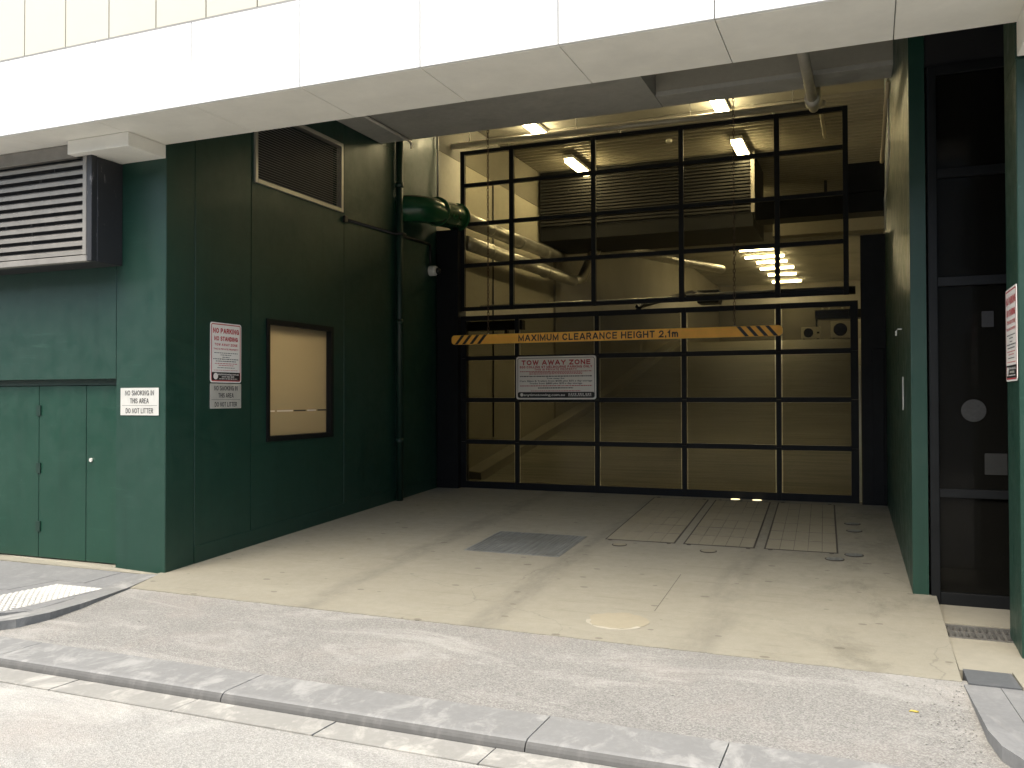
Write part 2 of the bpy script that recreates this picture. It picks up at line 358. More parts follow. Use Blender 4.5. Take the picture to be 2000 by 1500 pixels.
GLY = {   # stroke letters: (advance width, list of centre lines)
 'A': (.80, [[(0, 0), (.36, 1), (.44, 1), (.80, 0)], [(.14, .30), (.66, .30)]]),
 'B': (.66, [[(0, 0), (0, 1)], [(0, 1), (.36, 1)]+_arc(.36, .76, .24, .24, 90, -90)+[(0, .52)], [(0, .52), (.40, .52)]+_arc(.40, .26, .26, .26, 90, -90)+[(0, 0)]]),
 'C': (.74, [_arc(.40, .5, .40, .5, 42, 318, 18)]),
 'D': (.72, [[(0, 0), (0, 1)], [(0, 1), (.30, 1)]+_arc(.30, .5, .42, .5, 90, -90, 12)+[(0, 0)]]),
 'E': (.60, [[(0, 0), (0, 1)], [(0, 1), (.60, 1)], [(0, .52), (.55, .52)], [(0, 0), (.60, 0)]]),
 'G': (.78, [_arc(.40, .5, .40, .5, 42, 340, 18)+[(.78, .46)], [(.45, .46), (.80, .46)], [(.78, .46), (.78, .02)]]),
 'H': (.70, [[(0, 0), (0, 1)], [(.70, 0), (.70, 1)], [(0, .52), (.70, .52)]]),
 'I': (.02, [[(.01, 0), (.01, 1)]]),
 'K': (.70, [[(0, 0), (0, 1)], [(.66, 1), (.04, .40)], [(.24, .60), (.70, 0)]]),
 'L': (.55, [[(0, 1), (0, 0), (.55, 0)]]),
 'M': (.84, [[(0, 0), (0, 1), (.42, .08), (.84, 1), (.84, 0)]]),
 'N': (.70, [[(0, 0), (0, 1), (.70, 0), (.70, 1)]]),
 'O': (.82, [_arc(.41, .5, .41, .5, 90, 450, 24)]),
 'P': (.64, [[(0, 0), (0, 1)], [(0, 1), (.36, 1)]+_arc(.36, .73, .27, .27, 90, -90)+[(0, .46)]]),
 'R': (.68, [[(0, 0), (0, 1)], [(0, 1), (.38, 1)]+_arc(.38, .75, .26, .25, 90, -90)+[(0, .50)], [(.36, .50), (.68, 0)]]),
 'S': (.64, [_arc(.32, .745, .30, .255, 30, 240, 10)+_arc(.32, .255, .32, .255, 60, -150, 10)]),
 'T': (.66, [[(0, 1), (.66, 1)], [(.33, 1), (.33, 0)]]),
 'U': (.70, [[(0, 1), (0, .34)]+_arc(.35, .34, .35, .34, 180, 360, 12)+[(.70, 1)]]),
 'V': (.76, [[(0, 1), (.36, 0), (.40, 0), (.76, 1)]]),
 'W': (1.06, [[(0, 1), (.26, 0), (.53, .92), (.80, 0), (1.06, 1)]]),
 'X': (.74, [[(0, 0), (.74, 1)], [(0, 1), (.74, 0)]]),
 'Y': (.74, [[(0, 1), (.37, .44), (.74, 1)], [(.37, .46), (.37, 0)]]),
 'Z': (.66, [[(0, 1), (.66, 1), (0, 0), (.66, 0)]]),
 '0': (.58, [_arc(.29, .5, .29, .5, 90, 450, 20)]), '1': (.30, [[(.0, .74), (.22, .98), (.22, 0)]]),
 '2': (.58, [_arc(.29, .70, .28, .30, 165, -30, 10)+[(.0, .0), (.58, 0)]]),
 '4': (.60, [[(.44, 0), (.44, 1), (0, .28), (.60, .28)]]),
 '5': (.58, [[(.54, 1), (.08, 1), (.03, .52)]+_arc(.28, .32, .30, .32, 120, -150, 12)]),
 '6': (.58, [_arc(.29, .32, .29, .32, 0, 360, 16), _arc(.42, .45, .41, .55, 180, 78, 8)]),
 '8': (.58, [_arc(.29, .75, .25, .25, -90, 270, 16), _arc(.29, .25, .29, .25, 90, 450, 16)]),
 '9': (.58, [_arc(.29, .68, .29, .32, 0, 360, 16), _arc(.16, .55, .41, .55, 0, -102, 8)]),
 '.': (.04, [[(.02, -.06), (.02, .09)]]), ' ': (.30, []),
 'm': (.80, [[(0, 0), (0, .70)], [(0, .45)]+_arc(.20, .45, .20, .25, 180, 0, 8)+[(.40, 0)], [(.40, .45)]+_arc(.60, .45, .20, .25, 180, 0, 8)+[(.80, 0)]]),
}
def stroke_text(F, s_, cx, cy, height, width, hh, th):
    """block letters as ribbons of even thickness; th is the stroke as a share of the letter height"""
    gap = .22+th; x = 0; strokes = []
    for ch in s_:
        adv, ls = GLY[ch]
        for l in ls: strokes.append([(x+a, c) for a, c in l])
        x += adv + (gap if ch != ' ' else .20)
    x -= gap; t = th*height/2; sx = (width-2*t)/x; sy = height-2*t
    bm = bmesh.new(); k = 0
    for l in strokes:
        P = [Vector((cx-width/2+t+a*sx, cy-height/2+t+c*sy)) for a, c in l]
        closed = (P[0]-P[-1]).length < 1e-6
        if closed: P = P[:-1]
        n = len(P); Lf, Rt = [], []
        for i in range(n):
            p0 = P[i-1] if (i or closed) else None; p1 = P[(i+1) % n] if (i < n-1 or closed) else None
            d0 = (P[i]-p0).normalized() if p0 is not None else None; d1 = (p1-P[i]).normalized() if p1 is not None else None
            if d0 is None: d0 = d1
            if d1 is None: d1 = d0
            n0, n1 = Vector((-d0.y, d0.x)), Vector((-d1.y, d1.x)); m = n0+n1
            m = m/m.length if m.length > 1e-6 else n0
            q = t/max(.38, m.dot(n0)); e = Vector((0, 0))
            if not closed and i == 0: e = -d1*t*.98
            if not closed and i == n-1: e = d0*t*.98
            Lf.append(bm.verts.new(F.p(*(P[i]+m*q+e), hh+k*.00006))); Rt.append(bm.verts.new(F.p(*(P[i]-m*q+e), hh+k*.00006)))
        for i in range(n if closed else n-1):
            j = (i+1) % n; bm.faces.new((Lf[i], Rt[i], Rt[j], Lf[j]))
        k = (k+1) % 4
    return bm
def text_on(name, F, s, cx, cy, height, width, hh, mat, parent, bold=.17):
    if all(ch in GLY for ch in s):
        return put(name, stroke_text(F, s, cx, cy, height, width, hh, bold), mat, parent)
    cu = bpy.data.curves.new('t', 'FONT'); cu.body = s; cu.resolution_u = 3
    ob = bpy.data.objects.new('t', cu); C.objects.link(ob); dg = bpy.context.evaluated_depsgraph_get()
    me = bpy.data.meshes.new_from_object(ob.evaluated_get(dg)); bpy.data.objects.remove(ob); bpy.data.curves.remove(cu)
    xs = [v.co.x for v in me.vertices]; x0, x1 = min(xs), max(xs); sx = width/(x1-x0); sy = height/.70
    bm = bmesh.new(); n = len(me.vertices)
    for k, dx in enumerate((-.022, 0, .022)):     # struck three times, a hair apart, for weight
        m2 = me.copy()
        for v in m2.vertices: v.co = F.p(cx - width/2 + (v.co.x-x0+dx)*sx, cy - height/2 + v.co.y*sy, hh+k*.00007)
        bm.from_mesh(m2); bpy.data.meshes.remove(m2)
    bpy.data.meshes.remove(me)
    return put(name, bm, mat, parent)
def fineprint(F, cx, cy, height, width, hh, mat, parent, seed):
    """a line of print too small to read: word-length dashes"""
    rr = random.Random(seed); bm = bmesh.new(); x = cx-width/2
    while x < cx+width/2:
        wl = rr.uniform(.012, .038); e = min(x+wl, cx+width/2)
        aquad(bm, [F.p(x, cy-height/2, hh), F.p(e, cy-height/2, hh), F.p(e, cy+height/2, hh), F.p(x, cy+height/2, hh)]); x = e+.007
    return put('fine_print', bm, mat, parent)

def drive_z(x, y): return .04 + .0475*(y-6.12)

# ------------------------------------------------------------------ ground and street
bm = bmesh.new(); aquad(bm, [(-200, -200, -.35), (200, -200, -.35), (200, 200, -.35), (-200, 200, -.35)])
tag(put('ground', bm, M_GROUND), kind='structure')
tag(box('road', -40, 40, -14, 3.575, -.3, -.026, M_ROAD), kind='structure')
ap = tag(prism('driveway_apron', [(-9, 4.141), (4, 4.141), (4, 5.46), (.50, 5.56), (-5.67, 5.65), (-9, 5.65)], -.2, .0085, M_ASPHALT), kind='structure')

gut = thing('gutter', (0, 3.67, -.02), kind='structure')
x = -9.6
while x < 6:
    L = .885
    prism('gutter_stone', [(x+.004, 3.578), (x+L-.004, 3.578), (x+L-.004, 3.785), (x+.004, 3.785)], -.25,
          lambda a, c, j=random.uniform(-.002, .002): -.019+j-.006*(c-3.578)/.2, M_GUTTER, gut)
    x += L
kerb = thing('kerb', (0, 3.95, 0), kind='structure')
def extrude_x(name, prof, x0, x1, mat, parent):
    bm = bmesh.new(); A = [bm.verts.new((x0, y, z)) for y, z in prof]; B = [bm.verts.new((x1, y, z)) for y, z in prof]
    bm.faces.new(A); bm.faces.new(B[::-1]); n = len(prof)
    for i in range(n): bm.faces.new((A[i], A[(i+1) % n], B[(i+1) % n], B[i]))
    return put(name, bm, mat, parent)
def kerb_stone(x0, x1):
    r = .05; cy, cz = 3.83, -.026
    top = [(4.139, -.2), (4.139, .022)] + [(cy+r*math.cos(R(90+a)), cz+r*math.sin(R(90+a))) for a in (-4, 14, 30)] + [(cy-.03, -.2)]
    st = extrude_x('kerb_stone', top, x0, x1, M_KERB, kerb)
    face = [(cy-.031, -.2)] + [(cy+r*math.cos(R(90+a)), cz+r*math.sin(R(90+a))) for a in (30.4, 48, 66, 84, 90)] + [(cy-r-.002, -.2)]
    extrude_x('dark_face', face, x0, x1, M_KERBFACE, st)
xs = [-10.3, -8.54, -6.78, -5.02, -3.255, -1.49, -.61, 1.15, 2.9, 4.6]
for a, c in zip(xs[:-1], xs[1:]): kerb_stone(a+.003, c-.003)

# driveway slab
_n = 90; dpoly = [(-5.68+6.152*k/_n, 5.622-.09*k/_n+random.uniform(-.006, .006)) for k in range(_n+1)] + [ (.462, 7.40), (.30, 7.405), (.2, 11.9), (.2, 12.4), (-5.95, 12.4), (-5.95, 6.0), (-5.975, 5.63)]
tag(prism('concrete_driveway', dpoly, -.25, drive_z, M_DRIVE), kind='structure')

# left footpath with its curved kerb
kedge = [(-5.915, 6.06), (-5.80, 5.62), (-5.70, 5.28), (-5.60, 4.95), (-5.53, 4.62), (-5.55, 4.36), (-5.66, 4.17), (-5.84, 4.142)]
def fp_z(x, y): return .023 + .014*max(0, min(1, (y-5.6)/.4)) + .049*max(0, min(1, (5.5-y)/1.1))
def inner(k, d):
    out = []
    for i, p in enumerate(k):
        a = Vector(k[max(i-1, 0)]); c = Vector(k[min(i+1, len(k)-1)]); t = (c-a).normalized(); nrm = Vector((t.y, -t.x))
        out.append((p[0]+nrm.x*d, p[1]+nrm.y*d))
    return out
kin = inner(kedge, .17)
fpL = thing('footpath', (-7, 5, 0), kind='structure')
for i0, i1 in ((0, 2), (2, 4), (4, 7)):
    poly = kedge[i0:i1+1] + kin[i0:i1+1][::-1]
    bm = bmesh.new(); aprism(bm, poly, -.2, fp_z); put('kerb_stone', bm, M_KERB, fpL)
def inside_x(y):   # x of inner kerb line at y
    for (x0, y0), (x1, y1) in zip(kin[:-1], kin[1:]):
        if min(y0, y1) <= y <= max(y0, y1): return x0+(x1-x0)*(y-y0)/(y1-y0)
    return -6.1
ys = [4.15, 4.62, 5.10, 5.60, 6.02]
for j in range(4):
    y0, y1 = ys[j]+.003, ys[j+1]-.003
    cuts = [-9.4, -8.5+.3*(j % 2), -7.55+.3*(j % 2), -6.6+.3*(j % 2)]
    for a, c in zip(cuts, cuts[1:]+[None]):
        if c is None: poly = [(a+.003, y0), (inside_x(max(y0, 4.25))-.004, y0), (inside_x(min(y1, 5.98))-.004, y1), (a+.003, y1)]
        else: poly = [(a+.003, y0), (c-.003, y0), (c-.003, y1), (a+.003, y1)]
        prism('paving_slab', poly, -.2, lambda x, y, d=random.uniform(-.002, .001): fp_z(x, y)-.001+d, M_PAVING, fpL)
prism('edging_strip', [(-9.4, 6.023), (-5.93, 6.065), (-5.93, 6.12), (-6.5, 6.117), (-6.5, 6.30), (-9.4, 6.30)], -.2, lambda x, y: .027+.02*(x < -6.2), M_PATH, fpL)
tp = thing('tactile_pad', (-6.1, 4.85, .07), 'white studded tactile pad on the kerb corner before the green doors', 'tactile pad')
tq = [(-6.37, 4.20), (-5.83, 4.24), (-5.93, 5.47), (-6.44, 5.45)]
prism('base', tq, lambda x, y: fp_z(x, y), lambda x, y: fp_z(x, y)+.006, M_TACTILE, tp)
bm = bmesh.new()
for i in range(10):
    for j in range(22):
        s, t = (i+.5)/10, (j+.5)/22
        p = [(tq[0][k]*(1-s)+tq[1][k]*s)*(1-t)+(tq[3][k]*(1-s)+tq[2][k]*s)*t for k in (0, 1)]
        z = fp_z(*p)+.006; atube(bm, [(p[0], p[1], z-.001), (p[0], p[1], z+.005)], [.018, .012], 7)
tag(put('studs', bm, M_TACTILE, tp), kind='stuff')

# right footpath
rk = [(.475, 5.47), (.49, 5.0), (.50, 4.62), (.53, 4.40), (.60, 4.25), (.72, 4.16), (.90, 4.142)]
fpR = thing('footpath', (1.5, 5, 0), kind='structure')
rz = lambda x, y: .016+.062*max(0, min(1, (5.4-y)/1.0))
rin = inner(rk[::-1], .0)
prism('kerb_stone', rk + [(.93, 4.32), (.78, 4.34), (.71, 4.46), (.68, 4.62), (.67, 5.0), (.655, 5.47)], -.2, rz, M_PAVING, fpR)
prism('paving_slab', [(.659, 5.47), (.674, 5.0), (.684, 4.62), (.714, 4.463), (.783, 4.344), (.933, 4.324), (1.55, 4.32), (1.55, 5.47)], -.2, rz, M_PAVING, fpR)
prism('paving_slab', [(1.556, 5.47), (1.556, 4.16), (2.5, 4.16), (2.5, 5.47)], -.2, rz, M_PAVING, fpR)
prism('edging_strip', [(.765, 5.476), (2.5, 5.476), (2.5, 5.76), (.75, 5.76)], -.2, .03, M_PATH, fpR)
pc = prism('access_cover', [(.50, 5.478), (.76, 5.478), (.745, 5.755), (.495, 5.755)], -.2, .022, M_PAVER_DARK)
tag(pc, 'small dark stone slab set in the path beside the green pillar', 'cover')
tag(prism('side_path', [(.478, 5.76), (1.9, 5.76), (1.9, 6.455), (.472, 6.455)], -.2, lambda x, y: .012+.02*(y-5.76), M_PATH), kind='structure')
tag(prism('side_path', [(.47, 6.81), (1.9, 6.81), (1.9, 9.0), (.468, 9.0)], -.2, .036, M_PATH), kind='structure')
dr = thing('drain_grate', (.9, 6.63, .03), 'long slotted steel drain grate across the path before the dark glass door', 'drain')
box('channel', .474, 1.9, 6.46, 6.805, -.2, -.02, M_CORE, dr)
for y0, y1 in ((6.458, 6.485), (6.615, 6.635), (6.78, 6.808)): box('rail', .474, 1.9, y0, y1, -.02, .030, M_GRATE, dr)
bm = bmesh.new(); abox(bm, 0, .014, 0, .129, 0, .03); bar0 = None
for k in range(34):
    xx = .482+k*.041
    for y0 in (6.4855, 6.6355):
        if bar0 is None:
            bar0 = box('bar', xx, xx+.016, y0, y0+.129 if y0 < 6.6 else y0+.144, -.004, .028, M_GRATE, dr)
        else:
            c_ = bar0.copy(); C.objects.link(c_); c_.location.x = bar0.location.x + k*.041; c_.location.y = bar0.location.y + (y0-6.4855)
bm.free()

# unseen building across the lane, added and sized to cut low sky light
ob = thing('sky_block_building', (0, -12, -.3), 'plain unseen building across the lane, added to block low sky light', 'building')
box('wall', -40, 40, -16, -9.5, -.3, 8.6, M_SKYBLOCK, ob)
for kx in range(-12, 13):
    for kz in range(2): box('window', kx*3-.8, kx*3+.8, -9.499, -9.46, 1.2+kz*3.6, 3.2+kz*3.6, M_DARKFRAME, ob)

# ------------------------------------------------------------------ driveway details
pl = thing('floor_plate', (-3.2, 8.25, .14), 'blue-grey ribbed steel plate set in the concrete driveway', 'floor plate')
prism('plate', [(-3.70, 7.77), (-2.71, 7.755), (-2.735, 8.735), (-3.725, 8.745)], lambda x, y: drive_z(x, y)-.02, lambda x, y: drive_z(x, y)+.003, M_PLATE, pl)
for i in range(26):
    xx = -3.68+i*.0375
    prism('rib', [(xx, 7.80), (xx+.014, 7.80), (xx-.010, 8.70), (xx-.024, 8.70)], lambda x, y: drive_z(x, y)+.002, lambda x, y: drive_z(x, y)+.006, M_PLATE, pl)
covers = [(-2.52, -1.80, 'left'), (-1.72, -1.03, 'mid'), (-.945, -.275, 'right')]
clab = ['concrete-filled access cover nearest the steel floor plate', 'concrete-filled access cover between two others on the driveway', 'concrete-filled access cover nearest the right-hand green wall']
for (a, c, _), lab in zip(covers, clab):
    y0, y1 = 8.66, 11.40; sk = lambda y: -.045*(y-8.66)   # covers run slightly off square
    t = thing('access_cover', ((a+c)/2, 10, .2), lab, 'cover', 'access covers in the driveway')
    P = lambda x, y: (x+sk(y), y)
    prism('frame', [P(a, y0), P(c, y0), P(c, y1), P(a, y1)], lambda x, y: drive_z(x, y)-.03, lambda x, y: drive_z(x, y)+.0015, M_COVERGAP, t)
    nx, ny = 5, 6
    dx, dy = (c-a-.03)/nx, (y1-y0-.04)/ny
    for i in range(nx):
        for j in range(ny):
            xa, ya = a+.015+i*dx, y0+.02+j*dy; g = random.uniform(.0015, .0045)
            prism('infill_panel', [P(xa+g*.6, ya+g*3.2), P(xa+dx-g*.6, ya+g*3.2), P(xa+dx-g*.6, ya+dy-g*3.2), P(xa+g*.6, ya+dy-g*3.2)],
                  lambda x, y: drive_z(x, y)+.0005, lambda x, y, d=random.uniform(-.0006, .0006): drive_z(x, y)+.004+d, M_COVER, t)
    for yy in (y0-.012, y1+.012):
        for xx in (a+.06, c-.06):
            pp = P(xx, yy); disc('key_hole', (pp[0], pp[1], drive_z(*pp)-.01), .022, .0135, M_COVERGAP, t, 10)
for k, (x, y, r) in enumerate([(-.18, 10.2, .085), (-.155, 9.8, .08), (-.14, 8.64, .085), (-.30, 8.42, .085), (-2.31, 8.45, .075), (-1.43, 8.42, .08)]):
    labs = ['round lid in the concrete by the right wall, farther of a pair', 'round lid in the concrete by the right wall, nearer of a pair',
            'round lid off the near corner of the right-hand access cover', 'round dark lid just before the right-hand access cover',
            'round lid between the steel plate and the access covers', 'round lid just before the middle access cover']
    t = thing('drain_cover', (x, y, drive_z(x, y)), labs[k], 'lid', 'round lids in the driveway')
    disc('rim', (x, y, drive_z(x, y)-.01), r, .0135, M_COVERGAP, t, 22)
    disc('cap', (x, y, drive_z(x, y)-.01), r*.86, .0155, M_COVER if k > 3 else M_PLATE, t, 22)
for x, lab in ((-1.60, 'round glowing disc under the gate, nearer the driveway middle'), (-1.33, 'round glowing disc under the gate, nearer the right post')):
    t = thing('glow_disc', (x, 11.46, drive_z(x, 11.46)), lab, 'light', 'glowing discs before the gate')  # bright spots at the gate, built as small glowing discs
    disc('bezel', (x, 11.46, drive_z(x, 11.4)-.01), .075, .022, M_GRATE, t, 20); disc('lens', (x, 11.46, drive_z(x, 11.4)-.01), .058, .027, M_FLOORGLOW, t, 20)
# round worn patch and a saw cut in the slab
bm = bmesh.new(); n = 26
aprism(bm, [(-1.66+.21*math.cos(k*2*math.pi/n)*random.uniform(.9, 1.08), 6.02+.2*math.sin(k*2*math.pi/n)*random.uniform(.85, 1.1)) for k in range(n)], lambda x, y: drive_z(x, y)-.005, lambda x, y: drive_z(x, y)+.002, )
pt_ = thing('floor_patch', (-1.66, 6.02, .035), 'round pale mortar patch in the driveway near the asphalt edge', 'patch'); put('mortar', bm, M_COVER, pt_)
bm = bmesh.new(); aprism(bm, [(-1.66+r_*math.cos(R(a)), 6.02+r_*.95*math.sin(R(a))) for a, r_ in [(k, .225+random.uniform(-.006, .006)) for k in range(190, 331, 10)] + [(k, .20+.012*math.sin(k*.09)+random.uniform(-.008, .008)) for k in range(330, 189, -10)]], lambda x, y: drive_z(x, y)-.005, lambda x, y: drive_z(x, y)+.0035); put('pale_rim', bm, M_MORTAR, pt_)
tag(prism('saw_cut', [(-1.470, 6.33), (-1.466, 6.33), (-1.498, 7.46), (-1.502, 7.46)], lambda x, y: drive_z(x, y)-.003, lambda x, y: drive_z(x, y)+.001, M_COVERGAP), 'thin straight dark cut line in the driveway concrete', 'cut line')
bm = bmesh.new()
pts = [(.175, 4.905), (.19, 4.915), (.208, 4.905), (.222, 4.914), (.208, 4.927), (.186, 4.93)]
aprism(bm, pts, .0115, lambda x, y: .014+.10*abs(x-.195)); tag(put('fallen_leaf', bm, M_LEAF), 'small yellow fallen leaf on the asphalt apron', 'leaf')

bm = bmesh.new(); rg = random.Random(3)
for k in range(170):
    e = abs(rg.gauss(0, .12)) if k < 110 else rg.uniform(0, 5.5)
    x, y = .47-e, rg.uniform(4.2, 5.5); r_ = rg.uniform(.002, .0065)
    if x < -5: continue
    bmesh.ops.create_icosphere(bm, subdivisions=1, radius=r_, matrix=Matrix.Translation((x, y, .010+r_*.5)) @ Matrix.Diagonal((1, rg.uniform(.6, 1.4), .6, 1)))
tag(put('grit', bm, M_GUTTER), 'pale grit scattered on the asphalt along the right kerb', 'grit', kind='stuff')

# ------------------------------------------------------------------ canopy: fascia, soffit, upper cladding
can = thing('facade_canopy', (-2.5, 5.74, 3.924), 'white panelled canopy over the driveway entrance with pale soffit', 'canopy')
jx = [-9.0, -7.975, -6.955, -5.937, -4.92, -3.893, -2.885, -1.865, -.856, .163, 1.18, 2.2, 3.2]
for a, c in zip(jx[:-1], jx[1:]):
    box('fascia_panel', a+.0035, c-.0035, 5.36, 5.385, 3.926, 4.578, M_FASCIA, can, .003)
    box('soffit_panel', a+.003, c-.003, 5.387, 6.119, 3.924, 3.945, M_CAPWHITE, can, .002)
box('backing', -9, 3.2, 5.39, 6.10, 3.95, 7.2, M_SLAT, can)
box('ledge', -9, 3.2, 5.365, 5.388, 4.581, 4.594, M_SLAT, can)
ux = [-9.24, -8.75, -8.255, -7.765, -7.27, -6.778, -6.290, -5.799, -5.294, -4.785, -4.292, -3.80, -3.31, -2.82, -2.33, -1.84]
for a, c in zip(ux[:-1], ux[1:]): box('upper_panel', a+.0045, c-.0045, 5.372, 5.388, 4.598, 6.4, M_UPPER, can, .003)
box('upper_panel', -1.836, 3.2, 5.372, 5.388, 4.598, 6.4, M_UPPER, can)
t = thing('canopy_bracket', (-6.2, 5.9, 3.8), 'white block under the canopy at the left pillar head', 'trim block')
box('block', -6.62, -5.902, 5.68, 6.118, 3.80, 3.922, M_CAPWHITE, t, .004)
t = thing('canopy_bracket', (1.3, 5.9, 3.7), 'white block under the canopy at the right pillar head', 'trim block')
box('block', .858, 2.4, 5.68, 6.118, 3.71, 3.922, M_CAPWHITE, t, .004)

# ------------------------------------------------------------------ left green wall
lw = thing('green_wall', (-6.05, 9, .04), 'dark green painted side wall of the driveway with a booth window', 'wall')
W0 = -6.25
box('pillar', -6.495, -5.9, 6.12, 6.487, -.2, 6.5, M_GREEN, lw, .006)
box('wall_panel', W0, -5.902, 6.494, 7.300, -.2, 4.947, M_GREEN, lw, .004)
def holed(name, y0, y1, z0, z1, hy0, hy1, hz0, hz1):
    bm = bmesh.new(); X0, X1 = W0, -5.902
    abox(bm, X0, X1, y0, hy0, z0, z1); abox(bm, X0, X1, hy1, y1, z0, z1); abox(bm, X0, X1, hy0, hy1, z0, hz0); abox(bm, X0, X1, hy0, hy1, hz1, z1)
    return put(name, bm, M_GREEN, lw)
holed('wall_panel', 7.307, 9.018, -.2, 3.80, 7.56, 8.77, 1.17, 2.445)
bm = bmesh.new(); abox(bm, W0, -5.902, 7.307, 7.38, 3.80, 4.947); abox(bm, W0, -5.902, 8.95, 9.018, 3.80, 4.947); abox(bm, W0, -5.902, 7.38, 8.95, 3.80, 3.9); abox(bm, W0, -5.902, 7.38, 8.95, 4.66, 4.947)
put('wall_panel', bm, M_GREEN, lw)
box('wall_panel', W0, -5.902, 9.025, 10.26, -.2, 4.947, M_GREEN, lw, .004)
box('wall_panel', W0, -5.902, 9.91, 10.26, 4.948, 6.2, M_GREEN, lw)
box('wall_panel', W0, -5.902, 10.267, 11.474, -.2, 5.97, M_GREEN, lw, .004)
box('backing', W0-.02, W0+.2, 6.49, 11.4, -.2, 4.9, M_CORE, lw) if False else None
bm = bmesh.new(); aprism(bm, [(-5.904, 6.49), (-5.896, 6.49), (-5.896, 11.46), (-5.904, 11.46)], -.1, lambda x, y: drive_z(x, y)+.16); put('skirting', bm, M_GREEN, lw)
win = thing('window', (-5.95, 8.16, 1.17), parent := None) if False else None
wn = bpy.data.objects.new('window', None); C.objects.link(wn); wn.parent = lw; wn.location = Vector((-5.93, 8.16, 1.17)) - lw.location
bm = bmesh.new()
abox(bm, -6.0, -5.888, 7.545, 7.60, 1.156, 2.460); abox(bm, -6.0, -5.888, 8.73, 8.785, 1.156, 2.460); abox(bm, -6.0, -5.889, 7.60, 8.73, 1.156, 1.21); abox(bm, -6.0, -5.889, 7.60, 8.73, 2.405, 2.46)
put('frame', bm, M_BLACK, wn)
box('pane', -5.975, -5.955, 7.60, 8.73, 1.21, 2.405, M_FROST, wn)
for y0, y1, mt in ((7.60, 7.76, M_SIGNWHITE), (7.80, 8.08, M_SIGNWHITE), (8.10, 8.32, M_INK), (8.35, 8.52, M_SIGNWHITE), (8.55, 8.73, M_INK)):
    box('film_strip', -5.9545, -5.9525, y0, y1, 1.468, 1.484, mt, wn)

# front wall left of the pillar
fw = thing('green_wall', (-7.6, 6.2, 0), 'green painted street wall above the service doors', 'wall')
box('wall_panel', -10.4, -6.499, 6.121, 6.5, 1.80, 3.94, M_GREEN, fw, .004)
box('reveal', -6.5, -6.497, 6.14, 6.4, -.2, 1.795, M_GREEN, fw)
sdr = thing('service_door', (-7.6, 6.24, .05), 'green painted double service doors recessed beside the left pillar', 'door')
box('head_shade', -9.9, -6.502, 6.19, 6.30, 1.745, 1.799, M_HINGE, sdr)  # shadow at the door head put into this darker green strip
leafs = [(-8.6, -7.590), (-7.584, -6.960), (-6.954, -6.505)]
for k, (a, c) in enumerate(leafs):
    d = box('door_leaf', a, c, 6.20, 6.245, .058, 1.742, M_GREEN_DOOR, sdr, .004)
    if k == 1:
        for z in (1.50, .935, .361):
            h = box('hinge', -7.612, -7.556, 6.188, 6.1995, z-.05, z+.05, M_HINGE, d)
            tube('pin', [(-7.587, 6.187, z-.052), (-7.587, 6.187, z+.052)], .006, M_SIGNBLACK, h, 8) if False else None
    if k == 2:
        disc('lock', (-6.885, 6.185, 1.03), .019, .0145, M_STEEL, d, 14, 'y')
box('back_wall', -10.4, -6.5, 6.26, 6.5, -.2, 1.8, M_CORE, fw)

# projecting louvre box
lb = thing('louvre_box', (-7.6, 5.95, 2.85), 'dark grey projecting louvre box with wide slanted blades above the doors', 'louvre')
box('casing', -9.9, -6.42, 5.83, 6.119, 2.85, 3.795, M_LOUVREBOX, lb, .004)
bm = bmesh.new(); abox(bm, -6.48, -6.42, 5.765, 5.829, 2.85, 3.92, .004); put('frame_side', bm, M_LOUVREBOX, lb)
box('casing_top', -9.9, -6.64, 5.83, 6.119, 3.7955, 3.92, M_LOUVREBOX, lb)
box('frame_bottom', -9.9, -6.482, 5.765, 5.829, 2.85, 2.905, M_LOUVRE, lb, .004)
box('frame_inner', -6.528, -6.4825, 5.762, 5.829, 2.907, 3.92, M_LOUVRE, lb, .004)
box('frame_top', -9.9, -6.53, 5.765, 5.829, 3.80, 3.92, M_LOUVRE, lb, .004)
nb = 11
for k in range(nb):
    z = 2.915+k*(.885/nb)
    bm = bmesh.new(); lo = [(5.772, z), (5.828, z+.060), (5.828, z+.066), (5.770, z+.034)]
    A = [bm.verts.new((-9.9, y, q)) for y, q in lo]; B = [bm.verts.new((-6.53, y, q)) for y, q in lo]
    bm.faces.new(A); bm.faces.new(B[::-1])
    for i in range(4): bm.faces.new((A[i], A[(i+1) % 4], B[(i+1) % 4], B[i]))
    put('blade', bm, M_LOUVRE, lb)

# wall vent grille high on the left wall
vg = thing('vent_grille', (-5.9, 8.16, 3.87), 'rectangular ventilation grille of fine dark slats high on green wall', 'vent')
y0, y1, z0, z1 = 7.34, 8.98, 3.862, 4.70
for nm, a in (('frame_left', (y0, y0+.045, z0, z1)), ('frame_right', (y1-.045, y1, z0, z1)), ('frame_bottom', (y0+.045, y1-.045, z0, z0+.045)), ('frame_top', (y0+.045, y1-.045, z1-.045, z1))):
    box(nm, -5.95, -5.878, a[0], a[1], a[2], a[3], M_ALU, vg, .003)
box('backing', -6.1, -6.0, 7.385, 8.935, 3.905, 4.655, M_CORE, vg)
ns = 27; sl0 = None
for k in range(ns):
    z = z0+.05+k*(.735/ns)
    if sl0 is None:
        bm = bmesh.new(); lo = [(-5.885, z), (-5.925, z+.016), (-5.925, z+.020), (-5.885, z+.005)]
        A = [bm.verts.new((x, y0+.046, q)) for x, q in lo]; B = [bm.verts.new((x, y1-.046, q)) for x, q in lo]
        bm.faces.new(A); bm.faces.new(B[::-1])
        for i in range(4): bm.faces.new((A[i], A[(i+1) % 4], B[(i+1) % 4], B[i]))
        sl0 = put('slat', bm, M_SLAT, vg); zz = sl0.location.z
    else:
        c_ = sl0.copy(); C.objects.link(c_); c_.location.z = zz+k*(.735/ns)

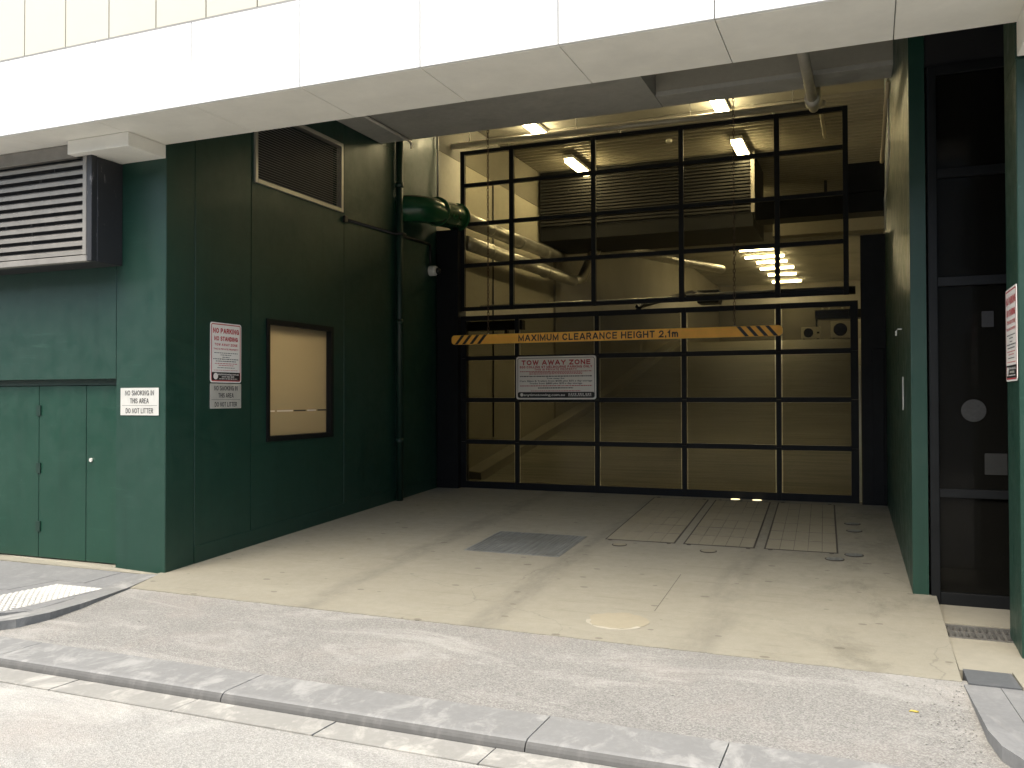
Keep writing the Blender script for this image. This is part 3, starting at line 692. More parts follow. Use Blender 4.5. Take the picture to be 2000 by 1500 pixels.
# pipes and cables on the left wall
dp = thing('downpipe', (-5.84, 10.27, .25), 'dark green vertical downpipe on the side wall near the gate', 'pipe')
tube('pipe', [(-5.842, 10.274, drive_z(0, 10.27)-.02), (-5.842, 10.274, 5.98)], .048, M_HINGE, dp)
for z in (1.0, 2.6, 4.45): tube('collar', [(-5.842, 10.274, z), (-5.842, 10.274, z+.07)], .058, M_HINGE, dp)
cc = thing('cable_conduit', (-5.88, 10, 3.8), 'thin dark cable run along the green wall to the security camera', 'conduit')
tube('conduit', [(-5.888, 9.022, 3.79), (-5.888, 10.19, 3.82), (-5.865, 10.20, 3.82), (-5.78, 10.23, 3.82), (-5.78, 10.32, 3.82), (-5.888, 10.36, 3.82), (-5.888, 11.235, 3.845), (-5.888, 11.25, 3.83), (-5.888, 11.255, 3.56)], .02, M_SIGNBLACK, cc, 8)
box('junction_box', -5.9, -5.86, 8.985, 9.05, 3.75, 3.83, M_SIGNBLACK, cc, .004)
sc_ = thing('security_camera', (-5.86, 11.28, 3.46), 'small white dome security camera on the green wall by the gate', 'camera')
bm = bmesh.new(); atube(bm, [(-5.9, 11.27, 3.46), (-5.82, 11.27, 3.46), (-5.79, 11.27, 3.46)], [.075, .075, .06], 18); put('housing', bm, M_WHITEPL, sc_, False)
bm = bmesh.new(); bmesh.ops.create_uvsphere(bm, u_segments=16, v_segments=10, radius=.05); bmesh.ops.translate(bm, verts=bm.verts, vec=(-5.785, 11.285, 3.455)); put('lens_dome', bm, M_BLACK_GLOSS, sc_, True)
tag(tube('white_conduit', [(-5.86, 11.44, 4.55), (-5.86, 11.44, 5.97)], .016, M_PIPE, None, 8), 'pale thin vertical conduit at the gate end of green wall', 'conduit')
gp = thing('green_duct', (-5.6, 11, 4.2), 'fat glossy green elbow duct bending from the wall through the gate', 'duct')
pts = [Vector((-5.92, 10.44, 4.20))] + arc((-5.92, 10.44+.34, 4.20), (0, -1, 0), (1, 0, 0), .34, 0, R(90), 10) + [Vector((-5.58, 11.2, 4.24)), Vector((-5.58, 11.58, 4.27))]
tube('elbow', pts[1:], .185, M_GREEN_PIPE, gp, 22)
for y in (10.85, 11.5): tube('flange', [(-5.58, y, 4.22 if y < 11 else 4.262), (-5.58, y+.035, 4.222 if y < 11 else 4.266)], .205, M_GREEN_PIPE, gp, 22)

# ------------------------------------------------------------------ right green wall, pillar, dark glass door
rw = thing('green_wall', (.35, 9.4, .1), 'dark green painted wall between the driveway and the side path', 'wall')
def rx(y): return .30-.025*(y-7.4)
ycuts = [7.4, 8.25, 9.3, 10.4, 11.50]
for k, (a, c) in enumerate(zip(ycuts[:-1], ycuts[1:])):
    g = .004 if k else 0
    prism('wall_panel', [(rx(a), a+g), (.412, a+g), (.412, c), (rx(c), c)], -.2, 6.2, M_GREEN, rw)
rp = thing('green_pillar', (1.3, 6.37, 0), 'green painted pillar carrying a tow-away sign beside the side path', 'pillar')
box('shaft', .852, 2.4, 6.121, 6.62, -.2, 3.70, M_GREEN, rp, .006)
box('shaft_head', .852, 2.4, 6.14, 6.62, 3.7005, 6.2, M_GREEN, rp)
gd = thing('glass_door', (1.0, 7.43, .04), 'tall dark framed glass door at the end of the side path', 'door')
box('jamb', .428, .492, 7.39, 7.47, .037, 4.16, M_BLACK, gd, .004)
rails = [(.037, .13), (.85, .915), (2.46, 2.53), (3.29, 3.36), (4.09, 4.16)]
for a, c in rails: box('rail', .4925, 2.2, 7.395, 7.465, a, c, M_BLACK, gd, .003)
for (a0, a1), (b0, b1) in zip(rails[:-1], rails[1:]): box('pane', .494, 2.2, 7.425, 7.433, a1+.001, b0-.001, M_DARKGLASS, gd)
box('transom_panel', .414, 2.2, 7.41, 7.46, 4.163, 6.2, M_DARKFRAME, gd)
st = disc('round_sticker', (.73, 7.420, 1.511), .085, .004, plain('grey_sticker', (.022, .022, .021), .6, var=.6, scale=40), gd, 24, 'y')
box('notice', .80, .95, 7.419, 7.423, 1.03, 1.19, plain('faded_notice', (.014, .014, .012), .6, var=.4, scale=30), gd)
box('notice', .79, .87, 7.419, 7.423, 2.14, 2.26, plain('dim_notice', (.016, .016, .017), .6, var=.3, scale=30), gd)
lob = thing('lobby_wall', (1.3, 9, 0), 'dark lobby wall seen through the glass door', 'wall')
box('back', .42, 2.6, 9.0, 9.2, 0, 6.2, M_WALLCONC, lob)
box('side', 2.4, 2.6, 6.62, 8.99, -.2, 6.2, M_WALLCONC, lob)
lp = thing('label_plate', (.26, 9.2, 1.6), 'narrow grey label plate on the right-hand green wall', 'plate')
Fp = Face((rx(8.36)-.003, 8.36, 1.50), (.025, -1, 0)); slab_on('plate', Fp, rrect(.10, .29, .01), 0, .006, M_STEEL, lp)
lp = thing('wall_hook', (.26, 8.4, 2.2), 'tiny pale hook fixed high on the right-hand green wall', 'hook')
tube('hook', [(rx(8.5)+.01, 8.5, 2.22), (rx(8.5)-.03, 8.5, 2.22), (rx(8.5)-.045, 8.5, 2.20), (rx(8.5)-.045, 8.5, 2.16)], .008, M_WHITEPL, lp, 8)
tag(tube('orange_conduit', [(rx(9.9)-.03, 9.95, 4.93), (rx(10.5)-.03, 10.4, 4.78), (rx(11)-.03, 11.0, 4.60), (rx(11.4)-.03, 11.4, 4.56), (rx(11.6)-.03, 11.6, 4.5)], .022, plain('tan_conduit', (.50, .40, .25), .5), None, 8), 'tan conduit running down the right-hand green wall to the gate', 'conduit')
tag(tube('grey_conduit', [(rx(10)-.02, 10.2, 5.3), (rx(10)-.02, 10.2, 4.2), (rx(11)-.02, 11.2, 3.95), (rx(11)-.02, 11.3, 3.6)], .011, M_PIPE, None, 8), 'thin pale cable dropping along the right-hand green wall', 'conduit')

# ------------------------------------------------------------------ bay ceiling
bc = tag(box('bay_ceiling', -5.9, -2.172, 6.122, 9.895, 4.95, 6.2, M_CEIL), kind='structure')
tag(box('bay_ceiling', -2.168, .42, 6.122, 9.50, 5.75, 6.2, M_CEIL), kind='structure')
tag(box('bay_ceiling', -6.25, .42, 9.905, 13.35, 5.98, 6.25, M_BEAMCREAM), kind='structure')
cb = thing('ceiling_beam', (-.9, 9.7, 4.95), 'pale concrete beam crossing above the driveway before the gate', 'beam')
box('beam', -2.168, .30, 9.505, 9.895, 4.95, 5.97, M_CEIL, cb, .006)
box('face_panel', -2.16, .26, 9.49, 9.504, 5.0, 5.74, M_BEAMCREAM, cb)
tag(box('sky_block_slab', -12, 4, 5.4, 46, 6.9, 7.2, M_CORE), kind='structure')  # unseen roof added to keep sky light out
tag(box('light_seal_core', -11.5, -6.27, 6.51, 7.30, -.2, 6.89, M_CORE), kind='structure')  # unseen mass behind the walls, added to seal out stray daylight
tag(box('light_seal_core', -11.5, -6.27, 9.05, 38.2, -.2, 6.89, M_CORE), kind='structure')
tag(box('light_seal_core', -11.5, -7.80, 7.31, 9.04, -.2, 6.89, M_CORE), kind='structure')
tag(box('booth_ceiling', -7.79, -6.27, 7.31, 9.04, 2.95, 6.89, M_WALLIN), kind='structure')
tag(box('booth_floor', -7.79, -6.27, 7.31, 9.04, -.2, .1, M_WALLIN), kind='structure')
bl_ = thing('booth_fill_lamp', (-7.25, 7.85, 2.9), 'unseen lamp added behind the frosted booth window to make it glow', 'light')  # added lamp, out of sight, lights the frosted pane from behind
box('body', -7.45, -7.05, 7.62, 7.98, 2.90, 2.949, M_WHITEPL, bl_); box('lens', -7.43, -7.07, 7.64, 7.96, 2.84, 2.899, M_BOOTHFILL, bl_)
tag(box('light_seal_core', 2.62, 3.6, 6.63, 38.2, -.2, 6.89, M_CORE), kind='structure')
tag(box('light_seal_core', .62, 2.61, 9.22, 38.2, -.2, 6.89, M_CORE), kind='structure')
tag(tube('ceiling_conduit', [(-5.45, 8.7, 4.92), (-5.45, 9.86, 4.92), (-5.45, 9.89, 4.90), (-5.45, 9.90, 4.84)], .018, M_PIPE, None, 8), 'thin grey conduit with hooked end under the bay ceiling', 'conduit')
sp = thing('sprinkler_pipe', (-3, 12, 5.44), 'long grey sprinkler pipe running across behind the top of the glazed screen', 'pipe')
tube('pipe', [(-5.90, 12.0, 5.47), (-.50, 12.0, 5.44)], .046, M_PIPE, sp, 14)
for x in (-4.95, -3.25, -1.15):
    h = tube('sprinkler_head', [(x, 12.0, 5.41), (x, 12.0, 5.33)], [.018, .010], M_PIPE, sp, 8); disc('deflector', (x, 12.0, 5.322), .024, .006, M_GALV, h, 12)
for x in (-5.6, -3.9, -2.25, -.9): tube('hanger', [(x, 12.0, 5.48), (x, 12.0, 5.985)], .007, M_PIPE, sp, 6)
bp = thing('branch_pipe', (-.55, 10, 4.86), 'thick grey pipe running back under the beam into the garage', 'pipe')
tube('pipe', [(-.55, 7.6, 4.86), (-.55, 10.3, 4.86)], .055, M_PIPE, bp, 14)
tube('collar', [(-.55, 9.93, 4.86), (-.55, 10.10, 4.86)], .08, M_PIPE, bp, 14)
tube('tail', [(-.55, 10.3, 4.86), (-.55, 10.45, 4.90), (-.555, 11.0, 5.27), (-.56, 11.3, 5.40), (-.57, 12.0, 5.44)], .04, M_PIPE, bp, 12)
tube('tail_pipe', [(-.57, 12.05, 5.44), (-.57, 13.6, 5.44)], .025, M_PIPE, bp, 10)

# ------------------------------------------------------------------ clearance bar and chains
YB = 10.4
cl = thing('clearance_bar', (-3.02, YB, 2.32), 'orange maximum clearance height bar hanging on chains before the gate', 'height bar')
Fb = Face((-5.125, YB, 2.318), (1, 0, 0)); LB, HB = 4.211, .122
slab_on('board', Fb, rrect(LB, HB, .045), -.03, 0, M_ORANGE, cl)
for k in range(4):
    for side in (0, 1):
        x0 = .045+k*.108; q = [(x0+.0, .002), (x0+.046, .002), (x0+.046+.10, HB-.002), (x0+.10, HB-.002)]
        if side: q = [(LB-a, c) for a, c in q][::-1]
        slab_on('stripe', Fb, q, .0003, .0015, M_SIGNBLACK, cl)
text_on('lettering', Fb, 'MAXIMUM CLEARANCE HEIGHT 2.1m', 1.985, .061, .084, 2.06, .0015, M_SIGNBLACK, cl, .19)
def chain(x, zt, label):
    bm = bmesh.new(); z = 2.445; k = 0; Lk = .052
    while z < zt:
        h = Lk/2; n = 8; ax = Vector((1, 0, 0)) if k % 2 else Vector((0, 1, 0)); c0 = Vector((x, YB+.015, z+h))
        loop = [c0 + ax*.013*math.cos(a*2*math.pi/n) + Vector((0, 0, 1))*h*1.18*math.sin(a*2*math.pi/n) for a in range(n)]
        atube(bm, loop + [loop[0]], .0042, 5, False); z += Lk*.92; k += 1
    t = thing('chain', (x, YB+.015, 2.44), label, 'chain', 'chains of the clearance bar')
    put('links', bm, M_CHAIN, t); tube('eye_bolt', [(x, YB+.015, 2.43), (x, YB+.015, 2.455)], .012, M_GRATE, t, 8)
    disc('ceiling_plate', (x, YB+.015, zt-.02), .03, .03, M_GRATE, t, 12)
chain(-4.60, 5.97, 'steel chain at the end of clearance bar by downpipe'); chain(-1.45, 5.97, 'steel chain at the end of clearance bar by the right post')

# ------------------------------------------------------------------ gate
YG = 11.60
lpst = thing('gate_post', (-5.72, 11.6, .3), 'wide black gate post against the wall with the downpipe', 'post')
box('post', -5.90, -5.55, 11.475, 11.75, .25, 4.08, M_BLACK, lpst, .005)
box('track', -5.549, -5.50, 11.66, 11.74, .27, 2.80, M_DARKFRAME, lpst)
rpst = thing('gate_post', (.06, 11.6, .3), 'wide black gate post against the right-hand wall', 'post')
box('post', -.088, .195, 11.505, 11.78, .25, 3.60, M_BLACK, rpst, .005)
box('cover_strip', .04, .17, 11.490, 11.504, .32, 2.2, M_BLACK, rpst, .003)
tube('pale_seal', [(-.105, 11.53, .33), (-.105, 11.53, 2.0)], .010, M_PIPE, rpst, 8)
sg = thing('fixed_screen', (-2.9, YG, 2.88), 'black framed glazed screen above the garage door', 'screen')
VX = [-5.525, -4.748, -3.519, -2.302, -1.073, -.252]
HZ = [2.915, 3.554, 4.160, 4.735, 5.215]
for x in VX: box('mullion', x-.032, x+.032, YG-.03, YG+.03, 2.885, 5.243, M_BLACK, sg, .003)
for z in HZ:
    for a, c in zip(VX[:-1], VX[1:]): box('transom', a+.0325, c-.0325, YG-.026, YG+.026, z-.027, z+.027, M_BLACK, sg)
for a, c in zip(VX[:-1], VX[1:]):
    for z0, z1 in zip(HZ[:-1], HZ[1:]): box('pane', a+.034, c-.034, YG-.004, YG+.004, z0+.028, z1-.028, M_PANE, sg)
gdoor = thing('garage_door', (-2.85, YG, .31), 'black framed sectional garage door with glazed panels in four rows', 'garage door')
DX = [-5.515, -4.668, -3.478, -2.275, -1.068, -.165]; DZ = [.345, .972, 1.580, 2.190, 2.775]
for z, hgt in zip(DZ, (.05, .032, .032, .032, .034)):
    for a, c in zip(DX[:-1], DX[1:]): box('rail', a+.0305, c-.0305, YG-.022, YG+.022, z-hgt, z+hgt, M_BLACK, gdoor)
for i, x in enumerate(DX):
    wd = .045 if i in (0, 5) else .030
    for z0, z1 in zip(DZ[:-1], DZ[1:]): box('stile', x-wd, x+wd, YG-.026, YG+.026, z0-.05 if z0 == DZ[0] else z0+.001, z1-.001 if z1 < 2.7 else z1+.034, M_BLACK, gdoor, .002)
for a, c in zip(DX[:-1], DX[1:]):
    for z0, z1 in zip(DZ[:-1], DZ[1:]): box('panel', a+.046, c-.046, YG-.004, YG+.004, z0+.034, z1-.034, M_DOORPANE, gdoor)
box('bottom_seal', -5.5, -.13, YG-.02, YG+.02, .285, .294, M_BLACK_GLOSS, gdoor)
mo = thing('door_motor', (-5.1, 11.9, 2.6), 'black door motor bracket at the wide left post', 'motor')
box('housing', -5.48, -4.62, 11.66, 11.80, 2.60, 2.735, M_BLACK, mo, .01); box('stub', -4.90, -4.86, 11.68, 11.76, 2.40, 2.599, M_BLACK, mo)
ro = thing('door_opener', (-2.5, 13, 3), 'black opener rail and arm behind the garage door top', 'opener')
bm = bmesh.new(); atube(bm, [(-2.95, 11.75, 2.86), (-2.75, 12.2, 2.98), (-2.5, 13.4, 3.22), (-2.5, 14.8, 3.32)], .035, 4); put('rail', bm, M_BLACK, ro)
tube('arm', [(-2.95, 11.72, 2.80), (-2.85, 11.95, 2.97)], .025, M_BLACK, ro, 8); box('head', -2.68, -2.32, 14.8, 15.2, 3.2, 3.42, M_BLACK, ro, .02)
tb = thing('torsion_shaft', (-1.2, 11.95, 3.02), 'long dark spring drum behind the lower edge of glazed screen', 'shaft')
tube('drum', [(-2.3, 11.95, 2.98), (-.15, 11.95, 2.98)], .055, M_BLACK, tb, 16); tube('shaft', [(-5.4, 11.95, 2.99), (-2.3, 11.95, 2.99)], .014, M_GALV, tb, 8)

# ------------------------------------------------------------------ garage interior
iw = thing('garage_wall', (-6.05, 20, .3), 'cream plastered garage wall beside the ramp', 'wall')
box('plaster', -6.25, -5.905, 11.755, 16.65, 0, 5.30, M_WALLIN, iw); box('plaster_return', -6.25, -5.905, 11.475, 11.755, 4.085, 5.30, M_WALLIN, iw)
box('edge_beam', -6.25, -5.90, 11.48, 16.65, 5.302, 5.975, M_DARKCONC, iw)
iw2 = thing('garage_wall', (-6.0, 24, .3), 'bare grey concrete garage wall farther up the ramp', 'wall')
box('concrete', -6.25, -5.86, 16.655, 37.49, 0, 6.27, M_WALLCONC, iw2)
iw3 = thing('garage_wall', (.5, 20, .3), 'garage side wall behind the right-hand gate post', 'wall')
box('plaster', .36, .6, 11.785, 37.49, 0, 6.27, M_WALLIN, iw3); box('infill', .2, .36, 11.785, 12.0, 0, 3.6, M_WALLCONC, iw3)
iw4 = thing('garage_wall', (-3, 33, 3.4), 'grey back wall at the top of the ramp', 'wall')
box('concrete', -6.25, .6, 37.5, 37.8, 0, 6.6, M_WALLCONC, iw4)
rp_ = [(12.38, .31), (13.5, .50), (14.64, .70), (18.7, 1.40), (20, 1.645), (27, 3.13), (28.6, 3.40), (30, 3.46), (37.5, 3.46)]
bm = bmesh.new(); A = [bm.verts.new((-5.9, y, z)) for y, z in rp_]; B = [bm.verts.new((.4, y, z)) for y, z in rp_]
for i in range(len(rp_)-1): bm.faces.new((A[i], B[i], B[i+1], A[i+1]))
tag(put('ramp', bm, M_RAMP), kind='structure')
def ramp_z(y):
    for (y0, z0), (y1, z1) in zip(rp_[:-1], rp_[1:]):
        if y0 <= y <= y1: return z0+(z1-z0)*(y-y0)/(y1-y0)
rk_ = thing('ramp_kerb', (-5.75, 20, .3), 'low concrete kerb climbing along the wall beside the ramp', 'kerb')
bm = bmesh.new(); A = []; 
for y, z in rp_[:7]: A.append([bm.verts.new(p) for p in ((-5.86, y, z-.05), (-5.86, y, z+.16), (-5.60, y, z+.14), (-5.58, y, z-.05))])
for i in range(len(A)-1):
    for k in range(4): bm.faces.new((A[i][k], A[i][(k+1) % 4], A[i+1][(k+1) % 4], A[i+1][k]))
bm.faces.new(A[0]); bm.faces.new(A[-1][::-1]); put('kerb', bm, M_WALLCONC, rk_)

# steel deck ceiling: ribs across the garage
bm = bmesh.new(); y = 13.36; prof = []
while y < 24:
    prof += [(y, 6.02), (y+.09, 6.02), (y+.11, 5.97), (y+.15, 5.97), (y+.17, 6.02)]; y += .17
A = [bm.verts.new((-6.2, a, c)) for a, c in prof]; B = [bm.verts.new((.6, a, c)) for a, c in prof]
for i in range(len(prof)-1):
    if (A[i].co-A[i+1].co).length > 1e-5: bm.faces.new((A[i], B[i], B[i+1], A[i+1]))
tag(put('deck_ceiling', bm, M_DECK), kind='structure')
tag(box('garage_ceiling', -6.25, .6, 24.2, 37.8, 6.28, 6.6, M_CEIL), kind='structure')
bk = thing('duct_bulkhead', (-3.9, 15.9, 4.9), 'wide ribbed louvre duct hanging below the garage deck', 'duct')
box('casing', -5.85, -1.86, 15.75, 17.4, 4.62, 5.95, M_BLACK, bk)
nl = 17; r0 = None
for k in range(nl):
    z = 4.90+k*(1.02/nl)
    if r0 is None: 
        r0 = box('blade', -5.84, -1.90, 15.70, 15.749, z, z+.032, M_DUCTBLADE, bk); zz = r0.location.z
    else:
        c_ = r0.copy(); C.objects.link(c_); c_.location.z = zz+k*(1.02/nl)
box('end_cap', -1.895, -1.83, 15.69, 15.749, 4.86, 5.95, M_LOUVRE, bk)
for y, zb in ((20.0, 5.17), (24.0, 5.75)):
    t = thing('ceiling_beam', (-2.6, y, zb), 'cream concrete beam crossing the garage behind the ribbed duct' if y < 21 else 'far concrete beam crossing the garage before the strip lights', 'beam')
    box('beam', -1.95 if y < 21 else -5.86, .36, y, y+.4, zb, 6.3, M_WALLIN if y < 21 else M_CEIL, t)
bx_ = thing('black_duct', (-.6, 12.3, 4.05), 'black rectangular duct behind the screen beside the right-hand post', 'duct')
box('trunk', -1.43, .35, 12.3, 12.7, 4.04, 4.30, M_BLACK, bx_, .006); box('head_box', -.275, .35, 12.28, 12.75, 4.302, 4.69, M_BLACK, bx_, .006)
cu = thing('pipe_frame', (-1.2, 19, 5.2), 'thin dark pipe frame hanging before the cream beam', 'pipe')
tube('pipe', [(-2.1, 18.6, 5.30), (-.85, 18.6, 5.32), (-.78, 18.6, 5.35), (-.78, 18.6, 5.98)], .03, M_BLACK, cu, 8)

tag(tube('wall_cable', [(-5.89, 13.55, .95), (-5.89, 13.55, 5.25)], .014, M_SIGNBLACK, None, 6), 'thin dark vertical cable on the cream garage wall', 'cable')
# silver ducts along the left wall
for z, ye, lab in ((3.93, 16.9, 'lower silver spiral duct along the garage wall'), (4.27, 16.0, 'upper silver spiral duct along the garage wall')):
    t = thing('silver_duct', (-5.55, 13, z), lab, 'duct', 'silver ducts along the garage wall')
    tube('pipe', [(-5.56, 11.59 if z > 4 else 11.8, z), (-5.56, ye, z+.06)], .11, M_GALV, t, 18)
    for y in (12.6, 13.9, 15.2): tube('band', [(-5.56, y, z+.02), (-5.56, y+.05, z+.021)], .117, M_GALV, t, 18)
t = thing('silver_duct', (-5.0, 17, 4), 'silver duct rising from the lower duct and crossing up the garage', 'duct', 'silver ducts along the garage wall')
tube('riser', [(-5.56, 16.9, 3.99), (-5.45, 17.1, 4.05), (-5.2, 17.2, 4.6), (-5.15, 17.25, 4.72)], .11, M_GALV, t, 18)
tube('run', [(-5.15, 17.25, 4.74), (-4.6, 19.0, 4.80), (-3.6, 23.5, 5.0)], .11, M_GALV, t, 18)
# lamps
def batten(x0, x1, y0, y1, z, mat, label, group):
    t = thing('strip_light', ((x0+x1)/2, (y0+y1)/2, z), label, 'light', group)
    along_y = (y1-y0) > (x1-x0)
    e = .05
    if along_y:
        box('body', x0-.02, x1+.02, y0-.03, y1+.03, z+.045, z+.10, M_WHITEPL, t, .005)
        box('diffuser', x0, x1, y0, y1, z-.02, z+.0445, mat, t, .012)
        for y in (y0+.2, y1-.2): tube('hanger', [((x0+x1)/2, y, z+.10), ((x0+x1)/2, y, 5.985)], .006, M_GALV, t, 6)
    else:
        box('body', x0-.03, x1+.03, y0-.02, y1+.02, z+.045, z+.09, M_WHITEPL, t, .005)
        box('diffuser', x0, x1, y0, y1, z-.02, z+.0445, mat, t, .012)
GL = 'strip lights inside the gate'
batten(-4.965, -4.825, 12.15, 13.30, 5.87, M_LAMP, 'strip light over the gate on the row above the silver ducts', GL)
batten(-4.965, -4.825, 14.60, 15.68, 5.80, M_LAMP, 'strip light before the ribbed duct on the row above the silver ducts', GL)
batten(-2.08, -1.92, 12.15, 13.36, 5.87, M_LAMP, 'strip light over the gate near the right-hand chain', GL)
batten(-2.07, -1.91, 14.60, 15.66, 5.80, M_LAMP, 'strip light before the ribbed duct near its free end', GL)
batten(-3.6, -2.4, 18.5, 18.6, 5.85, M_LAMPFAR, 'unseen strip light added behind the ribbed duct to brighten the beam', GL)  # unseen lamp, added to light the cream beam's face
FL = 'strip lights far up the ramp'
labs = ['long strip light first beyond the far concrete beam', 'strip light second up the ramp', 'strip light third up the ramp', 'strip light last before the back wall']
for (x0, x1, y), lab in zip(((-3.95, -2.62, 26.7), (-3.75, -2.53, 29.5), (-3.58, -2.44, 32.3), (-3.55, -2.45, 36.2)), labs):
    batten(x0, x1, y-.06, y+.06, 6.19, M_LAMPFAR, lab, FL)
for (x0, x1, y), lab in zip(((-3.75, -2.72, 28.1), (-3.55, -2.55, 30.9), (-3.5, -2.5, 34.2)), ('short glowing strip added for a lamp reflection between first and second up the ramp', 'short glowing strip added for a lamp reflection between second and third up the ramp', 'short glowing strip added for a lamp reflection between third and last up the ramp')):  # reflections of the lamps put in as extra glowing strips
    batten(x0, x1, y-.04, y+.04, 6.21, M_LAMPFAR, lab, FL)
sd_ = thing('smoke_detector', (-3.1, 14.6, 5.94), 'small white smoke detector under the steel deck', 'detector')
disc('body', (-3.1, 14.6, 5.925), .055, .046, M_WHITEPL, sd_, 16)
# air-conditioner units at the crest
def ac_unit(x0, x1, y, z0, z1, label):
    t = thing('condenser_unit', ((x0+x1)/2, y, z0), label, 'air conditioner', 'outdoor air-conditioner units')
    box('cabinet', x0, x1, y, y+.32, z0+.04, z1, plain('beige_cabinet', (.55, .52, .44), .5), t, .01)
    r = (z1-z0)*.36; cx = x0+(x1-x0)*.38; cz = (z0+z1)/2+.02
    disc('fan_grille', (cx, y-.008, cz), r, .012, M_BLACK, t, 22, 'y')
    box('badge', x1-(x1-x0)*.18, x1-(x1-x0)*.05, y-.004, y+.001, cz-.03, cz+.03, M_BLACK, t)
    for xx in (x0+.06, x1-.1): box('foot', xx, xx+.05, y, y+.32, z0, z0+.039, M_BLACK, t)
ac_unit(-2.02, -1.43, 29.6, 3.445, 3.86, 'smaller air-conditioner unit at the top of the ramp'); ac_unit(-1.12, -.36, 29.6, 3.445, 4.02, 'larger air-conditioner unit at the top of the ramp')
ct = thing('cable_tray', (-.7, 29.8, 4), 'dark cable tray above the two air-conditioner units', 'tray')
box('tray', -1.6, .35, 29.7, 30.2, 4.12, 4.40, M_BLACK, ct); tube('drop_pipe', [(-1.55, 29.72, 4.2), (-1.55, 29.72, 3.86)], .03, M_BLACK, ct, 8)
for x in (-1.4, -1.2, -.8): box('clip', x, x+.06, 29.68, 29.70, 4.42, 4.50, M_GALV, ct)

# ------------------------------------------------------------------ signs
def no_smoking(F, w_, h_, label):
    t = thing('notice_plate', F.p(w_/2, 0, 0), label, 'sign', 'no smoking plates')
    slab_on('plate', F, rrect(w_, h_, .004), .004, .008, M_STEEL, t)
    text_on('lettering', F, 'NO SMOKING IN', w_/2, h_*.815, h_*.185, w_*.76, .0088, M_INK, t, .15)
    text_on('lettering', F, 'THIS AREA', w_/2, h_*.525, h_*.185, w_*.49, .0088, M_INK, t, .15)
    text_on('lettering', F, 'DO NOT LITTER', w_/2, h_*.165, h_*.185, w_*.72, .0088, M_INK, t, .15)
    slab_on('rule', F, [(w_*.04, h_*.352), (w_*.96, h_*.352), (w_*.96, h_*.362), (w_*.04, h_*.362)], .0082, .0088, M_INK, t)
no_smoking(Face((-6.43, 6.12, 1.462), (1, 0, 0)), .458, .252, 'bright steel no smoking plate on the front of the left pillar')
no_smoking(Face((-5.902, 6.693, 1.516), (0, 1, 0)), .448, .245, 'dull steel no smoking plate under the tow-away sign')
def tow_portrait(F, w_, h_, label):
    t = thing('parking_sign', F.p(w_/2, 0, 0), label, 'sign', 'no parking signs')
    slab_on('plate', F, rrect(w_, h_, .025), .004, .008, M_SIGNWHITE, t)
    ring_on('border', F, w_, h_, .012, .009, .02, .0086, M_RED, t)
    hh = .0088; c = w_/2
    text_on('lettering', F, 'NO PARKING', c, h_*.865, h_*.085, w_*.84, hh, M_RED, t, .22)
    text_on('lettering', F, 'NO STANDING', c, h_*.735, h_*.075, w_*.76, hh, M_RED, t, .22)
    text_on('lettering', F, 'TOW AWAY ZONE', c, h_*.635, h_*.042, w_*.74, hh, M_RED, t, .22)
    text_on('lettering', F, 'THIS IS PRIVATE PROPERTY', c, h_*.560, h_*.028, w_*.80, hh, M_RED, t, .22)
    for k, (y, ww, hgt, m_) in enumerate(((.495, .76, .010, M_INK), (.462, .36, .010, M_INK), (.425, .24, .010, M_INK), (.393, .82, .013, M_INK), (.357, .66, .013, M_INK), (.318, .72, .010, M_RED), (.287, .48, .010, M_RED), (.248, .56, .010, M_INK), (.205, .78, .007, M_RED))):
        fineprint(F, c, h_*y, h_*hgt, w_*ww, hh, m_, t, k)
    slab_on('footer', F, rrect(w_-.042, h_*.135, .006, 3, .021, .022), .0081, .0088, M_SIGNBLACK, t)
    text_on('lettering', F, 'anytimetowing.com.au', c+w_*.07, h_*.142, h_*.034, w_*.68, .0094, M_SIGNWHITE, t, .22)
    text_on('lettering', F, '0409 552 865', c+w_*.06, h_*.098, h_*.026, w_*.40, .0094, M_SIGNWHITE, t, .22)
    fineprint(F, c+w_*.07, h_*.063, h_*.012, w_*.58, .0094, M_SIGNWHITE, t, 40)
    slab_on('emblem', F, [(.075+.032*math.cos(a*math.pi/10), h_*.105+.032*math.sin(a*math.pi/10)) for a in range(20)], .0089, .0094, M_SIGNWHITE, t)
tow_portrait(Face((-5.902, 6.693, 1.771), (0, 1, 0)), .448, .588, 'red and white no parking sign beside the booth window')
tow_portrait(Face((.852, 6.60, 1.715), (0, -1, 0)), .458, .60, 'red and white no parking sign on the right pillar by the glass door')
Ft = Face((-4.672, YG-.030, 1.588), (1, 0, 0)); w_, h_ = 1.19, .61
t = thing('tow_sign', (-4.07, YG-.03, 1.59), 'wide red and white tow away zone sign on the garage door', 'sign')
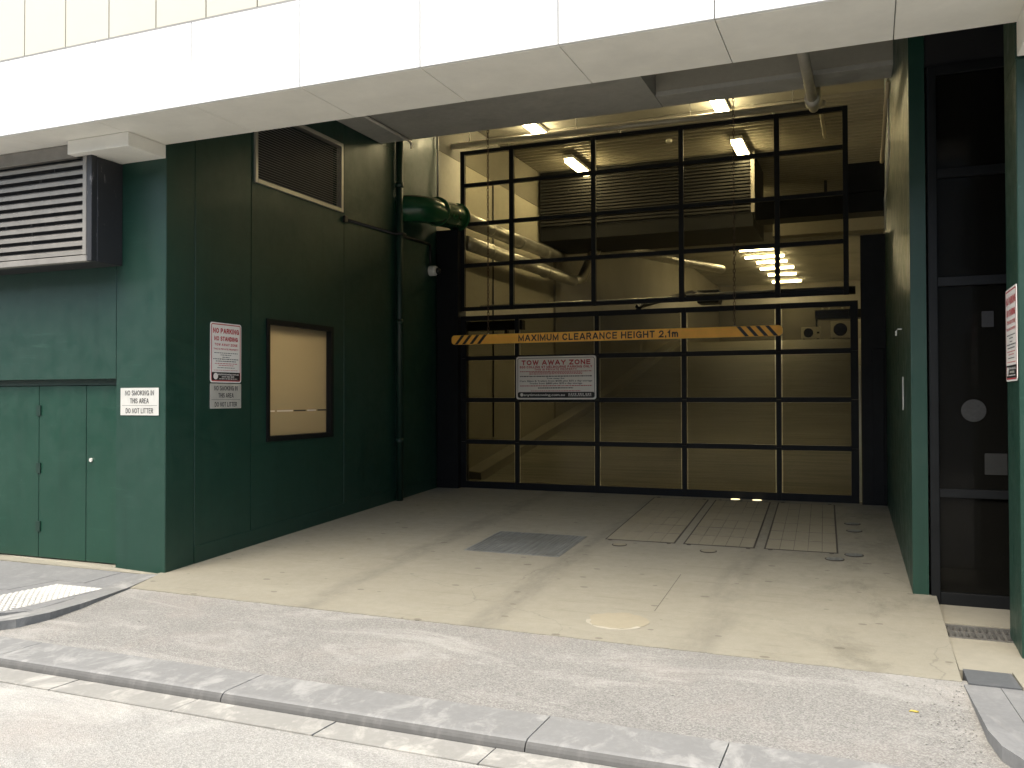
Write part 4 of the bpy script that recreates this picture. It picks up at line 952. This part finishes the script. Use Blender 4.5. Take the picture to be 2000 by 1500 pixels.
slab_on('plate', Ft, rrect(w_, h_, .035), 0, .004, M_SIGNWHITE, t)
ring_on('border', Ft, w_, h_, .022, .006, .03, .0046, M_SIGNBLACK, t)
hh = .0048; c = w_/2
text_on('lettering', Ft, 'TOW AWAY ZONE', c, h_*.855, .068, w_*.86, hh, M_RED, t, .22)
text_on('lettering', Ft, '500 COLLINS ST MELBOURNE PARKING ONLY', c, h_*.752, .032, w_*.905, hh, M_RED, t, .22)
text_on('lettering', Ft, 'THIS IS PRIVATE PROPERTY', c, h_*.693, .027, w_*.53, hh, M_RED, t, .22)
for k, (y, ww, hgt, m_) in enumerate(((.648, .90, .010, M_RED), (.620, .66, .009, M_RED), (.590, .66, .009, M_RED), (.535, .90, .013, M_INK), (.315, .90, .011, M_RED), (.197, .62, .008, M_RED))):
    fineprint(Ft, c, h_*y, hgt, w_*ww, hh, m_, t, 60+k)
text_on('lettering', Ft, 'Tow away fee', c, h_*.488, .020, w_*.22, hh, M_INK, t, .22)
text_on('lettering', Ft, 'Cars, Bikes & Trailers from $500 plus $25 a day storage', c, h_*.428, .022, w_*.905, hh, M_INK, t, .22)
text_on('lettering', Ft, 'Trucks from $800 plus $70 a day storage', c, h_*.372, .022, w_*.66, hh, M_INK, t, .22)
fineprint(Ft, c, h_*.265, .013, w_*.44, hh, M_INK, t, 81)
slab_on('footer', Ft, rrect(w_-.056, h_*.125, .02, 3, .028, .028), .0041, .0048, M_SIGNBLACK, t)
text_on('lettering', Ft, 'anytimetowing.com.au', w_*.355, h_*.108, .034, w_*.52, .0054, M_SIGNWHITE, t, .22)
text_on('lettering', Ft, '0409 552 865', w_*.80, h_*.122, .026, w_*.28, .0054, M_SIGNWHITE, t, .22)
fineprint(Ft, w_*.80, h_*.082, .009, w_*.28, .0054, M_SIGNWHITE, t, 90)
slab_on('emblem', Ft, [(.085+.024*math.cos(a*math.pi/10), h_*.108+.024*math.sin(a*math.pi/10)) for a in range(20)], .0049, .0054, M_SIGNWHITE, t)
